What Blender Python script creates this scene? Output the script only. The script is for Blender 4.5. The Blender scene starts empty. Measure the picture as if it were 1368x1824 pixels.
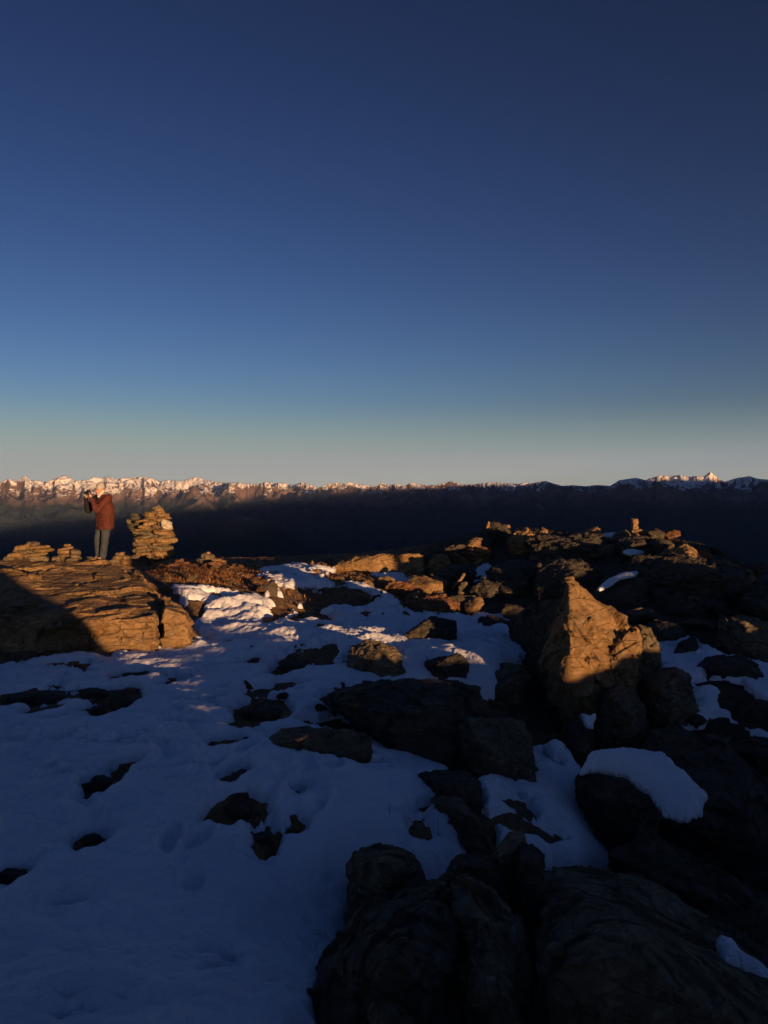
import bpy, bmesh, math, random
import numpy as np
from mathutils import Vector, Matrix

# ------------------------------------------------------------------ camera, sky, sun, exposure
SC = bpy.context.scene
CAMZ = 1.6
F = 1404.0                      # focal length in photo pixels (1368 x 1824)
PITCH = math.atan((912 - 875) / F)
cam_d = bpy.data.cameras.new('camera')
cam = bpy.data.objects.new('camera', cam_d)
SC.collection.objects.link(cam)
cam.location = (0, 0, CAMZ)
cam.rotation_euler = (math.pi / 2 - PITCH, 0, 0)
cam_d.sensor_fit = 'VERTICAL'
cam_d.sensor_height = 24
cam_d.sensor_width = 18
cam_d.lens = F / 1824 * 24
cam_d.clip_start = 0.05
cam_d.clip_end = 200000
SC.camera = cam

SUN_ELEV = math.radians(2.6)
ANTI = math.radians(-30.0)      # azimuth the shadows point to, from +Y, negative = left
saz = ANTI + math.pi            # azimuth of the sun, clockwise from +Y
SUNV = Vector((math.sin(saz) * math.cos(SUN_ELEV), math.cos(saz) * math.cos(SUN_ELEV), math.sin(SUN_ELEV)))
world = bpy.data.worlds.new('World')
SC.world = world
world.use_nodes = True
wn = world.node_tree
wn.nodes.clear()
sky = wn.nodes.new('ShaderNodeTexSky')
sky.sky_type = 'NISHITA'
sky.sun_disc = False
sky.sun_elevation = SUN_ELEV
sky.sun_rotation = saz
sky.altitude = 2600
sky.air_density = 1.0
sky.dust_density = 0.6
sky.ozone_density = 2.0
bg = wn.nodes.new('ShaderNodeBackground')
bg.inputs['Strength'].default_value = 0.15
wo = wn.nodes.new('ShaderNodeOutputWorld')
# the photograph's contrasty evening rendering of that sky: gamma and tint, and a pale dusty band low on the horizon
def wmix(bt, fac, a, b):
    m = wn.nodes.new('ShaderNodeMix'); m.data_type = 'RGBA'; m.blend_type = bt
    for v, i in ((fac, 0), (a, 6), (b, 7)):
        if isinstance(v, (int, float)): m.inputs[i].default_value = v
        elif isinstance(v, tuple): m.inputs[i].default_value = (*v, 1)
        else: wn.links.new(v, m.inputs[i])
    return m.outputs[2]
gm = wn.nodes.new('ShaderNodeGamma'); gm.inputs['Gamma'].default_value = 1.9
wn.links.new(wmix('MULTIPLY', 1.0, sky.outputs['Color'], (0.15, 0.15, 0.15)), gm.inputs['Color'])
wc = wmix('MULTIPLY', 1.0, gm.outputs['Color'], (1.30 / 0.15, 0.82 / 0.15, 0.88 / 0.15))
wtc = wn.nodes.new('ShaderNodeTexCoord'); wsx = wn.nodes.new('ShaderNodeSeparateXYZ')
wn.links.new(wtc.outputs['Generated'], wsx.inputs[0])
wmr = wn.nodes.new('ShaderNodeMapRange'); wmr.interpolation_type = 'SMOOTHSTEP'
wn.links.new(wsx.outputs['Z'], wmr.inputs[0])
wmr.inputs[1].default_value = -0.01; wmr.inputs[2].default_value = 0.115
wmr.inputs[3].default_value = 1.0; wmr.inputs[4].default_value = 0.0
wc = wmix('MIX', wmr.outputs[0], wc, (0.148 / 0.15, 0.190 / 0.15, 0.235 / 0.15))
wm3 = wn.nodes.new('ShaderNodeMapRange'); wm3.interpolation_type = 'SMOOTHSTEP'
wn.links.new(wsx.outputs['Z'], wm3.inputs[0]); wm3.inputs[1].default_value = 0.0; wm3.inputs[2].default_value = 0.06
wm3.inputs[3].default_value = 1.0; wm3.inputs[4].default_value = 0.0
wc = wmix('MIX', wm3.outputs[0], wc, (0.205 / 0.15, 0.200 / 0.15, 0.170 / 0.15))
wc = wmix('DARKEN', 1.0, wc, (0.42 / 0.15, 0.52 / 0.15, 0.80 / 0.15))
# the high sky above the picture keeps more of its blue
wm2 = wn.nodes.new('ShaderNodeMapRange'); wm2.interpolation_type = 'SMOOTHSTEP'
wn.links.new(wsx.outputs['Z'], wm2.inputs[0]); wm2.inputs[1].default_value = 0.53; wm2.inputs[2].default_value = 0.85
wc = wmix('ADD', wm2.outputs[0], wc, (0.004 / 0.15, 0.012 / 0.15, 0.034 / 0.15))
wn.links.new(wc, bg.inputs['Color'])
wn.links.new(bg.outputs['Background'], wo.inputs['Surface'])

sun_d = bpy.data.lights.new('sun', 'SUN')
sun_d.energy = 5.0
sun_d.angle = math.radians(0.5)
sun_d.color = (1.0, 0.545, 0.235)
sun = bpy.data.objects.new('sun', sun_d)
SC.collection.objects.link(sun)
sun.rotation_euler = SUNV.to_track_quat('Z', 'Y').to_euler()
sun.location = (5, -10, 8)

SC.view_settings.view_transform = 'Standard'
SC.view_settings.look = 'None'
SC.view_settings.exposure = 1.0
SC.view_settings.gamma = 1.0
SC.cycles.max_bounces = 4
SC.cycles.diffuse_bounces = 3
SC.cycles.volume_bounces = 0
SC.cycles.use_adaptive_sampling = True

# ------------------------------------------------------------------ helpers: pixels of the photograph <-> world
CP, SP = math.cos(PITCH), math.sin(PITCH)
def ray(px, py):
    a = (px - 684) / F
    b = (912 - py) / F
    return a, CP + b * SP, b * CP - SP       # x, y, z (camera looks along +Y, tilted down)
def at(px, py, d):
    """point seen at pixel (px, py) and d metres in front of the camera (along Y)"""
    x, y, z = ray(px, py)
    s = d / y
    return np.array([x * s, d, CAMZ + z * s])

# ------------------------------------------------------------------ numpy noise
def _h(ix, iy, iz, seed):
    h = (ix.astype(np.int64) * 73856093) ^ (iy.astype(np.int64) * 19349663) ^ (iz.astype(np.int64) * 83492791) ^ (seed * 2654435761)
    h &= 0xffffffff
    h = ((h ^ (h >> 15)) * 2246822519) & 0xffffffff
    h = ((h ^ (h >> 13)) * 3266489917) & 0xffffffff
    return (h ^ (h >> 16)) & 0xffffffff
def perlin(p, seed=0):
    p = np.asarray(p, dtype=np.float64)
    i = np.floor(p).astype(np.int64); f = p - i
    u = f * f * f * (f * (f * 6 - 15) + 10)
    res = 0
    for dx in (0, 1):
        wx = u[:, 0] if dx else 1 - u[:, 0]
        for dy in (0, 1):
            wy = u[:, 1] if dy else 1 - u[:, 1]
            for dz in (0, 1):
                wz = u[:, 2] if dz else 1 - u[:, 2]
                h = _h(i[:, 0] + dx, i[:, 1] + dy, i[:, 2] + dz, seed)
                gx = ((h & 1023) / 511.5 - 1); gy = (((h >> 10) & 1023) / 511.5 - 1); gz = (((h >> 20) & 1023) / 511.5 - 1)
                res = res + wx * wy * wz * (gx * (f[:, 0] - dx) + gy * (f[:, 1] - dy) + gz * (f[:, 2] - dz))
    return res * 1.3
def fbm(p, octs=4, seed=0, gain=0.5, lac=2.03, ridged=False):
    p = np.asarray(p, dtype=np.float64)
    a = 1.0; s = 0; tot = 0
    for k in range(octs):
        n = perlin(p, seed + k * 17)
        if ridged:
            n = 1 - np.abs(n) * 2
            n = n * n
        s = s + a * n; tot += a
        a *= gain; p = p * lac + 13.7
    return s / tot
def xyz(x, y, z=0):
    x = np.asarray(x, dtype=np.float64)
    return np.stack([x, np.broadcast_to(y, x.shape), np.broadcast_to(z, x.shape)], 1)
def facets(p, cell, k, seed):
    """piecewise planar chips: nearest jittered seed, height = dot(offset, random vector)"""
    q = p / cell
    i = np.floor(q).astype(np.int64)
    best = np.full(len(p), 1e9); val = np.zeros(len(p))
    for dx in (-1, 0, 1):
        for dy in (-1, 0, 1):
            for dz in (-1, 0, 1):
                c = i + np.array([dx, dy, dz])
                h = _h(c[:, 0], c[:, 1], c[:, 2], seed)
                j = np.stack([(h & 1023) / 1023.0, ((h >> 10) & 1023) / 1023.0, ((h >> 20) & 1023) / 1023.0], 1)
                o = q - (c + j)
                d = (o * o).sum(1)
                h2 = _h(c[:, 0], c[:, 1], c[:, 2], seed + 77)
                v = np.stack([(h2 & 1023) / 511.5 - 1, ((h2 >> 10) & 1023) / 511.5 - 1, ((h2 >> 20) & 1023) / 511.5 - 1], 1)
                m = d < best
                best = np.where(m, d, best)
                val = np.where(m, (o * v).sum(1) + 0.35 * v[:, 0], val)
    return val * k
def sstep(a, b, x):
    t = np.clip((x - a) / (b - a), 0, 1)
    return t * t * (3 - 2 * t)

# ------------------------------------------------------------------ object helpers
def link(o): SC.collection.objects.link(o); return o
def mesh_np(name, verts, faces, mat=None, smooth=True, parent=None):
    me = bpy.data.meshes.new(name)
    verts = np.asarray(verts, dtype=np.float32); faces = np.asarray(faces, dtype=np.int32)
    n = faces.shape[1]
    me.vertices.add(len(verts)); me.vertices.foreach_set('co', verts.ravel())
    me.loops.add(faces.size); me.loops.foreach_set('vertex_index', faces.ravel())
    me.polygons.add(len(faces)); me.polygons.foreach_set('loop_start', np.arange(0, faces.size, n, dtype=np.int32))
    if hasattr(me.polygons, 'foreach_set'):
        me.polygons.foreach_set('use_smooth', np.full(len(faces), smooth))
    me.update(calc_edges=True)
    o = bpy.data.objects.new(name, me); link(o)
    if mat: me.materials.append(mat)
    if parent: o.parent = parent
    return o
def grid_faces(nr, nc):
    r = np.arange(nr - 1)[:, None]; c = np.arange(nc - 1)[None, :]
    a = r * nc + c
    return np.stack([a, a + 1, a + nc + 1, a + nc], -1).reshape(-1, 4)
def tag(o, label=None, cat=None, group=None, kind=None):
    if label: o['label'] = label
    if cat: o['category'] = cat
    if group: o['group'] = group
    if kind: o['kind'] = kind
    return o
def empty(name, loc):
    o = bpy.data.objects.new(name, None); link(o); o.location = loc; o.empty_display_size = 0.1
    return o

# ------------------------------------------------------------------ materials
class NT:
    def __init__(s, name, disp=False):
        s.m = bpy.data.materials.new(name); s.m.use_nodes = True
        s.t = s.m.node_tree; s.t.nodes.clear()
        s.out = s.n('ShaderNodeOutputMaterial'); s.b = s.n('ShaderNodeBsdfPrincipled')
        s.l(s.b.outputs[0], s.out.inputs['Surface'])
        s.b.inputs['Specular IOR Level'].default_value = 0.25
        s.b.inputs['Roughness'].default_value = 0.9
    def n(s, t, **k):
        x = s.t.nodes.new(t)
        for a, b in k.items(): setattr(x, a, b)
        return x
    def l(s, a, b): s.t.links.new(a, b)
    def coords(s, kind='Object', scale=(1, 1, 1), rnd=True):
        tc = s.n('ShaderNodeTexCoord')
        mp = s.n('ShaderNodeMapping'); mp.inputs['Scale'].default_value = scale
        s.l(tc.outputs[kind], mp.inputs['Vector'])
        if rnd:
            oi = s.n('ShaderNodeObjectInfo')
            v = s.n('ShaderNodeVectorMath', operation='SCALE'); v.inputs[0].default_value = (31, 17, 47)
            s.l(oi.outputs['Random'], v.inputs['Scale'])
            s.l(v.outputs[0], mp.inputs['Location'])
        return mp.outputs[0]
    def noise(s, vec, scale, detail=6, rough=0.55, dist=0.0):
        x = s.n('ShaderNodeTexNoise'); s.l(vec, x.inputs['Vector'])
        x.inputs['Scale'].default_value = scale; x.inputs['Detail'].default_value = detail
        x.inputs['Roughness'].default_value = rough; x.inputs['Distortion'].default_value = dist
        return x.outputs['Fac']
    def ramp(s, fac, stops, interp='LINEAR'):
        r = s.n('ShaderNodeValToRGB'); s.l(fac, r.inputs[0]); r.color_ramp.interpolation = interp
        e = r.color_ramp.elements
        while len(e) < len(stops): e.new(0.5)
        for q, (p, c) in zip(e, stops):
            q.position = p; q.color = (c, c, c, 1) if isinstance(c, (int, float)) else (*c, 1)
        return r.outputs[0]
    def mix(s, fac, a, b, bt='MIX'):
        m = s.n('ShaderNodeMix', data_type='RGBA', blend_type=bt)
        for v, i in ((fac, 0), (a, 6), (b, 7)):
            if isinstance(v, (int, float)): m.inputs[i].default_value = v
            elif isinstance(v, tuple): m.inputs[i].default_value = (*v, 1)
            else: s.l(v, m.inputs[i])
        return m.outputs[2]
    def math(s, op, a, b=0.0, clamp=False):
        m = s.n('ShaderNodeMath', operation=op); m.use_clamp = clamp
        for v, i in ((a, 0), (b, 1)):
            if isinstance(v, (int, float)): m.inputs[i].default_value = v
            else: s.l(v, m.inputs[i])
        return m.outputs[0]
    def bump(s, h, dist, strength=1.0, prev=None):
        b = s.n('ShaderNodeBump'); b.inputs['Distance'].default_value = dist; b.inputs['Strength'].default_value = strength
        s.l(h, b.inputs['Height'])
        if prev is not None: s.l(prev, b.inputs['Normal'])
        return b.outputs[0]

def rock_mat(name, c1, c2, c3, rust=0.25, lich=0.5, strata=2.2, pale=(0.42, 0.38, 0.28)):
    m = NT(name)
    v = m.coords('Object', (1, 1, 1))
    vs = m.coords('Object', (1, 1, strata))
    n1 = m.noise(v, 2.3, 8, 0.6)
    n2 = m.noise(vs, 5.0, 8, 0.62, 0.15)
    n3 = m.noise(v, 24, 6, 0.6)
    base = m.mix(m.ramp(n2, [(0.35, 0), (0.65, 1)]), c1, c2)
    base = m.mix(m.ramp(n1, [(0.42, 0), (0.66, 0.8)]), base, c3)
    base = m.mix(m.math('MULTIPLY', m.ramp(m.noise(v, 3.7, 7, 0.65, 0.8), [(0.52, 0), (0.66, 1)]), rust), base, (0.25, 0.10, 0.035))
    li = m.ramp(m.noise(v, 11, 8, 0.7, 0.4), [(0.56, 0), (0.62, 1)])
    base = m.mix(m.math('MULTIPLY', li, lich), base, pale)
    dk = m.ramp(m.noise(v, 8, 8, 0.7), [(0.36, 1), (0.44, 0)])
    base = m.mix(m.math('MULTIPLY', dk, 0.7), base, (0.035, 0.03, 0.025))
    base = m.mix(0.55, base, m.ramp(n3, [(0.3, 0.45), (0.7, 1.3)]), 'MULTIPLY')
    m.l(base, m.b.inputs['Base Color'])
    h1 = m.noise(vs, 9, 10, 0.68, 0.15)
    vo = m.n('ShaderNodeTexVoronoi', feature='DISTANCE_TO_EDGE'); m.l(vs, vo.inputs['Vector']); vo.inputs['Scale'].default_value = 4.2
    cr = m.ramp(vo.outputs['Distance'], [(0.0, 0), (0.05, 1)])
    b0 = m.bump(h1, 0.05, 0.9)
    b1 = m.bump(m.noise(v, 38, 8, 0.7), 0.014, 0.9, b0)
    b2 = m.bump(cr, 0.022, 0.8, b1)
    b2 = m.bump(m.ramp(m.noise(v, 5.5, 12, 0.72, 1.2), [(0.40, 0), (0.5, 1), (0.56, .6), (0.7, 1)]), 0.03, 0.6, b2)
    m.l(b2, m.b.inputs['Normal'])
    return m.m
MAT = {}
MAT['rock'] = rock_mat('grey_brown_schist', (0.19, 0.155, 0.10), (0.30, 0.24, 0.15), (0.12, 0.10, 0.075))
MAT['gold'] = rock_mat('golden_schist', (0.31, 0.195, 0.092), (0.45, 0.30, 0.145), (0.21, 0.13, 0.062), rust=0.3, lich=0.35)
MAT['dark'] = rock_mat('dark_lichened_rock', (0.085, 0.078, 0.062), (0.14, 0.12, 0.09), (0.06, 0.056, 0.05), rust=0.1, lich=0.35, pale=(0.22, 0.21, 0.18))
MAT['red'] = rock_mat('rust_red_rock', (0.26, 0.12, 0.055), (0.34, 0.17, 0.08), (0.16, 0.085, 0.05), rust=0.6, lich=0.3)
MAT['quartz'] = rock_mat('white_quartz', (0.62, 0.57, 0.5), (0.72, 0.68, 0.6), (0.5, 0.46, 0.4), rust=0.05, lich=0.0)

def snow_mat():
    m = NT('snow'); v = m.coords('Object', rnd=False)
    sp = m.ramp(m.noise(v, 26, 9, 0.75), [(0.66, 0), (0.70, 1)])
    cl = m.mix(m.ramp(m.noise(v, 1.6, 6, .6), [(.35, 0), (.7, 1)]), (0.79, 0.83, 0.92), (0.68, 0.73, 0.83))
    m.l(m.mix(m.math('MULTIPLY', sp, .75), cl, (0.16, 0.12, 0.08)), m.b.inputs['Base Color'])
    m.b.inputs['Roughness'].default_value = 0.75
    b = m.bump(m.noise(v, 6, 9, 0.62), 0.06, 0.8)
    b = m.bump(m.noise(v, 45, 7, 0.7), 0.012, 0.9, b)
    m.l(b, m.b.inputs['Normal'])
    return m.m
MAT['snow'] = snow_mat()
def ground_mat():
    m = NT('bare_ground'); v = m.coords('Object', rnd=False)
    b = m.mix(m.ramp(m.noise(v, 2.2, 8, 0.65), [(0.4, 0), (0.6, 1)]), (0.30, 0.14, 0.055), (0.36, 0.22, 0.10))
    b = m.mix(m.ramp(m.noise(v, 6, 8, 0.65), [(0.5, 0), (0.6, 1)]), b, (0.10, 0.075, 0.05))
    b = m.mix(m.ramp(m.noise(v, 0.6, 3, 0.5), [(0.48, 0), (0.56, 0.5)]), b, (0.17, 0.14, 0.10))
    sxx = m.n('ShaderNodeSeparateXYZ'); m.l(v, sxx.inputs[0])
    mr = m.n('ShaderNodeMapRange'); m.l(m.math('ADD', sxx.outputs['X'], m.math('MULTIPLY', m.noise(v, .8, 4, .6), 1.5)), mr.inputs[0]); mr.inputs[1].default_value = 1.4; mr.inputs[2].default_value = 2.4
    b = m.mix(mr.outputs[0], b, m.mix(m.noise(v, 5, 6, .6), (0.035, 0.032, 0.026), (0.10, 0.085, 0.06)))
    b = m.mix(0.6, b, m.ramp(m.noise(v, 40, 6, 0.6), [(0.3, 0.4), (0.7, 1.4)]), 'MULTIPLY')
    m.l(b, m.b.inputs['Base Color'])
    n = m.bump(m.noise(v, 9, 10, 0.7), 0.09, 1.0)
    n = m.bump(m.noise(v, 60, 6, 0.7), 0.02, 1.0, n)
    m.l(n, m.b.inputs['Normal'])
    return m.m
MAT['ground'] = ground_mat()

# ------------------------------------------------------------------ far mountains, valley and an added shading ridge behind
def mountain_mat():
    m = NT('mountain_side')
    tc = m.n('ShaderNodeTexCoord'); g = m.n('ShaderNodeNewGeometry')
    sc = m.n('ShaderNodeVectorMath', operation='SCALE'); sc.inputs['Scale'].default_value = 0.001
    m.l(tc.outputs['Object'], sc.inputs[0]); v = sc.outputs[0]
    sx = m.n('ShaderNodeSeparateXYZ'); m.l(tc.outputs['Object'], sx.inputs[0])
    z = sx.outputs['Z']
    sn = m.n('ShaderNodeSeparateXYZ'); m.l(g.outputs['True Normal'], sn.inputs[0])
    n1 = m.noise(v, 0.9, 9, 0.58); n2 = m.noise(v, 3.0, 7, 0.6)
    # rock above the tree line, dark forest below it
    zz = m.math('ADD', z, m.math('MULTIPLY', m.math('SUBTRACT', n1, 0.5), 700))
    rock = m.mix(m.ramp(n2, [(0.35, 0), (0.65, 1)]), (0.09, 0.06, 0.055), (0.19, 0.13, 0.115))
    lo = m.n('ShaderNodeMapRange'); m.l(zz, lo.inputs[0]); lo.inputs[1].default_value = -430; lo.inputs[2].default_value = -120
    col = m.mix(lo.outputs[0], (0.018, 0.024, 0.024), rock)
    # snow: high ground that is not too steep; the range on the right is nearly bare
    x = sx.outputs['X']
    bare = m.n('ShaderNodeMapRange'); m.l(x, bare.inputs[0])
    bare.inputs[1].default_value = -8500; bare.inputs[2].default_value = 3000; bare.inputs[3].default_value = -10; bare.inputs[4].default_value = 130
    s = m.math('ADD', zz, m.math('MULTIPLY', m.math('SUBTRACT', sn.outputs['Z'], 0.72), 900))
    s = m.math('ADD', s, m.math('MULTIPLY', m.math('SUBTRACT', n2, 0.5), 320))
    s = m.math('SUBTRACT', s, bare.outputs[0])
    sr = m.n('ShaderNodeMapRange'); m.l(s, sr.inputs[0]); sr.inputs[1].default_value = -20; sr.inputs[2].default_value = 120
    col = m.mix(sr.outputs[0], col, (0.76, 0.75, 0.75))
    m.l(col, m.b.inputs['Base Color'])
    m.l(m.bump(m.noise(v, 3, 9, 0.6), 150, 0.5), m.b.inputs['Normal'])
    m.b.inputs['Roughness'].default_value = 1.0
    m.b.inputs['Specular IOR Level'].default_value = 0.0
    return m.m
MAT['mountain'] = mountain_mat()

SKY = [(-80,864),(-30,858),(0,860),(17,852),(30,857),(45,847),(56,856),(67,855),(78,859),(91,855),(114,847),(126,850),(134,856),(158,855),(168,849.5),(180,852),(192,848),(204,853),(219,852),(235,850),(262,849.5),(275,853),(286,857.6),(300,855),(323,857),(335,853),(350,849.6),(366,855),(385,858),(403,860),(425,859),(450,862),
 (462,862),(474,857.6),(486,861),(501,859.7),(524,863.7),(538,858.7),(552,863),(568,868.7),(585,862),(602,858.7),(612,862),(622,858.7),(636,862),(652,864),(669,867),(679,860),(692,864),(709,862),(722,865),(733,859),(745,862),(756,864),(776,864),(790,861),(803,857),(812,859),(820,863),(840,863),(860,861),(879,858.6),(900,861),(917,861.7),(925,862),(933,860),(948,861),(960,858),(971,856.7),(985,861),(1002,865.5),(1020,864),(1041,866),(1063,864),(1087,865.5),(1102,855.5),(1118,853),(1133,851),(1149,855.5),(1160,851),(1176,847),(1190,848),(1211,846),(1225,849),(1238,848),(1253,849),(1264,840),(1270,845),(1276,850),(1290,858),(1300,855),(1311,851.6),(1322,850),(1334,848),(1350,853),(1368,854),(1400,850),(1460,858)]
def far_terrain():
    th = np.concatenate([np.linspace(-50, -29, 60, endpoint=False), np.linspace(-29, 29, 1500), np.linspace(29.4, 50, 60)]) * math.pi / 180
    r = np.concatenate([np.geomspace(45, 7000, 70, endpoint=False), np.linspace(7000, 14000, 90, endpoint=False), np.linspace(14000, 34000, 330), np.linspace(34500, 46000, 20)])
    T, R = np.meshgrid(th, r)
    X = R * np.sin(T); Y = R * np.cos(T)
    px = 684 + F * np.tan(T)
    px1 = 684 + F * np.tan(th)
    p = lambda s, o=0: xyz((X / s).ravel(), (Y / s).ravel(), o)
    # our own mountain side
    H = -12 - 0.62 * (R - 45)
    H = np.maximum(H, -1500)
    H = -1500 + (H + 1500) + 0
    # rounded wooded hill in the middle distance
    dx = (px - 430) / 190; dr = (R - 9500) / 1900
    hill = -1500 + 1195 * np.exp(-np.abs(dx) ** 2.0) * np.exp(-dr ** 2) + 60 * fbm(p(900), 4, 5).reshape(X.shape)
    # ranges
    n_r = fbm(p(5200), 6, 11, 0.52, ridged=True).reshape(X.shape)
    n_b = fbm(p(2100), 6, 31, 0.5, ridged=True).reshape(X.shape)
    env = sstep(11500, 27500, R)
    H2 = -1500 + env ** 1.15 * 1430 + (n_r - 0.42) * 1250 * sstep(12000, 19000, R) + (n_b - 0.5) * 240 * sstep(12000, 17000, R)
    # front range, dark and bare, right of the middle
    fr = np.interp(px, [300, 640, 700, 840, 1000, 1090, 1180, 1250, 1368, 1500], [0, 0.55, 0.85, 1, 1, 1, 0.95, 0.8, 0.75, 0.7])
    H2 += fr * 620 * np.exp(-((R - 20500) / 2600) ** 2) * (0.75 + 0.5 * n_r)
    H2 = np.where(R > 29500, H2 - (R - 29500) * 0.12, H2)
    H = np.maximum(np.maximum(H, hill), H2)
    H = H + (R > 400) * 18 * fbm(p(260), 3, 3).reshape(X.shape) * sstep(400, 3000, R)
    # keep the skyline where the photograph has it
    e = np.where(R > 15000, (H - CAMZ) / (R * np.cos(T)), -9)
    mx = e.max(0)
    tgt_py = np.interp(px1, [a for a, b in SKY], [b for a, b in SKY])
    tgt = (875 - tgt_py) / F
    cap = np.where(R < 24500, tgt[None, :] - 0.0035 - (24500 - R) / 24500 * 0.02, 9)
    # small local ruggedness along the skyline itself
    tgt = tgt + 0.0004 * perlin(xyz(px1 / 5.0, 0, 0.5), 9)
    w = sstep(14500, 25000, R)
    kern = np.hanning(9); kern /= kern.sum()
    delta = np.convolve(np.pad(tgt - mx, 4, mode='edge'), kern, 'valid')
    H = H + delta[None, :] * R * np.cos(T) * w
    e2 = np.where(R > 15000, (H - CAMZ) / (R * np.cos(T)), -9); mx2 = e2.max(0)
    top = sstep(0.014, 0.0, mx2[None, :] - e2)
    H = H + (tgt - mx2)[None, :] * R * np.cos(T) * top * (R > 15000)
    V = np.stack([X, Y, H], -1).reshape(-1, 3)
    o = mesh_np('mountains', V, grid_faces(len(r), len(th)), MAT['mountain'])
    tag(o, kind='structure')
far_terrain()

# direction basis: w = away from the sun (shadow direction), u = to the right of it
WD = np.array([math.sin(ANTI), math.cos(ANTI)]); UD = np.array([math.cos(ANTI), -math.sin(ANTI)])
def uw(x, y): return x * UD[0] + y * UD[1], x * WD[0] + y * WD[1]
def xy_uw(u, w): return u * UD[0] + w * WD[0], u * UD[1] + w * WD[1]
TE = math.tan(SUN_ELEV)

def back_ridge():
    """unseen mountains added on the sunward side, shaped so their shadow fills the valley"""
    u = np.linspace(-9000, 34000, 260); w = np.linspace(-9500, -3200, 50)
    U, W = np.meshgrid(u, w)
    prof = np.interp(u, [-9000, -4000, -1500, 500, 2600, 5400, 6900, 9800, 12100, 13500, 16300, 19000, 21700, 34000],
                     [330, 300, 268, 258, 520, 640, 860, 1160, 1290, 1400, 1500, 1420, 1450, 1500]) 
    sh = np.exp(-((W + 6000) / 2000) ** 2)
    H = -1500 + (prof[None, :] + 1500 + 90 * sstep(1500, 3500, U) * fbm(xyz((U / 900).ravel(), (W / 900).ravel(), 2), 4, 8).reshape(U.shape)) * sh
    X, Y = xy_uw(U, W)
    o = mesh_np('shadow_ridge', np.stack([X, Y, H], -1).reshape(-1, 3), grid_faces(len(w), len(u)), MAT['mountain'])
    tag(o, kind='structure')
back_ridge()

# ------------------------------------------------------------------ the summit ground
def pz(px, py, z):
    """world x, y of the point at height z seen at pixel (px, py)"""
    x, y, zz = ray(px, py)
    s = (z - CAMZ) / zz
    return x * s, y * s
CTRL = [(0,1800,0),(340,1800,0),(540,1790,-.04),(0,1500,0),(300,1450,0),(600,1480,-.05),(0,1250,.0),(300,1220,0),(500,1280,0),(500,1160,0),(600,1175,-.01),(360,1110,.03),
        (400,1085,.09),(470,1108,.10),(560,1128,.09),(640,1143,.08),(540,1090,.02),(600,1090,-.05),(640,1080,-.07),(700,1110,-.10),(500,1066,.20),(400,1066,.27),(330,1056,.32),(440,1046,.34),(350,1015,.36),(560,1042,.19),(650,1052,.13),(690,1066,.10),(620,1018,.14),(730,1080,-.06),(440,1018,.30),(500,1010,.22),(180,1003,.02),(20,1003,.05),
        (-300,1003,.0),(-300,1300,0),(-300,1800,0),
        (650,1200,-.03),(720,1165,-.02),(820,1162,.06),(885,1172,.04),(850,1120,-.12),(910,1140,-.08),(780,1400,-.15),(820,1470,-.18),(1000,1440,-.32),(1040,1530,-.40),(1000,1360,-.30),
        (1220,1240,-.20),(1330,1290,-.32),(1230,1170,-.12),(1340,1210,-.2),(1200,1100,.0),(1150,1750,-.9),(800,1760,-.7),(1330,1500,-.95),(1150,1600,-.9),(700,1700,-.45),
        (870,956,.56),(960,958,.58),(1060,956,.62),(1135,958,.66),(1200,985,.56),(1260,1006,.42),(1330,1035,.2),(800,988,.20),(900,1000,.22),(900,985,.32),(980,1000,.25),(1060,996,.33),(1130,1000,.36),(760,1040,-.08),(820,1060,-.12),(740,1060,-.08),(840,1030,.0),
        (1000,1060,.05),(900,1060,-.02),(1100,1060,.12),(1250,1070,.1),(1368,1090,-.05),(1600,1100,-.3),(1600,1300,-.5),(1600,1800,-.9),
        (760,1335,-.27),(650,1275,-.10),(850,1375,-.33),(1000,1250,-.35),(1150,1400,-.5),(900,1250,-.25),(700,1012,.03)]
_c = np.array([(*pz(a, b, z), z) for a, b, z in CTRL] + [(-4, 0, 0), (0, 0, 0.0), (2, 0, -.4), (4, 1, -.6), (0, -3, 0.05), (-4, -4, .1), (5, -4, -.3), (0, -8, -.3), (8, -9, -.6), (-9, -9, -.2), (-14, 4, -.6), (15, 4, -.8), (-14, 12, -.5), (16, 10, -.8)])
def _tps(r2): return np.where(r2 > 1e-9, r2 * np.log(np.maximum(r2, 1e-9)) * 0.5, 0)
_n = len(_c)
_d2 = ((_c[:, None, :2] - _c[None, :, :2]) ** 2).sum(-1)
_K = _tps(_d2) + np.eye(_n) * 0.12
_P = np.concatenate([np.ones((_n, 1)), _c[:, :2]], 1)
_A = np.block([[_K, _P], [_P.T, np.zeros((3, 3))]])
_sol = np.linalg.solve(_A, np.concatenate([_c[:, 2], np.zeros(3)]))
def crest_r(x, y):
    """distance at which the summit breaks off into the slope"""
    th = np.degrees(np.arctan2(x, y))
    return np.interp(th, [-180, -120, -60, -25, -8, 0, 4, 10, 22, 26, 60, 120, 180], [12, 16, 18, 19.5, 18.6, 18.6, 18.8, 19.2, 16.5, 14.0, 11, 10, 12])
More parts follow.
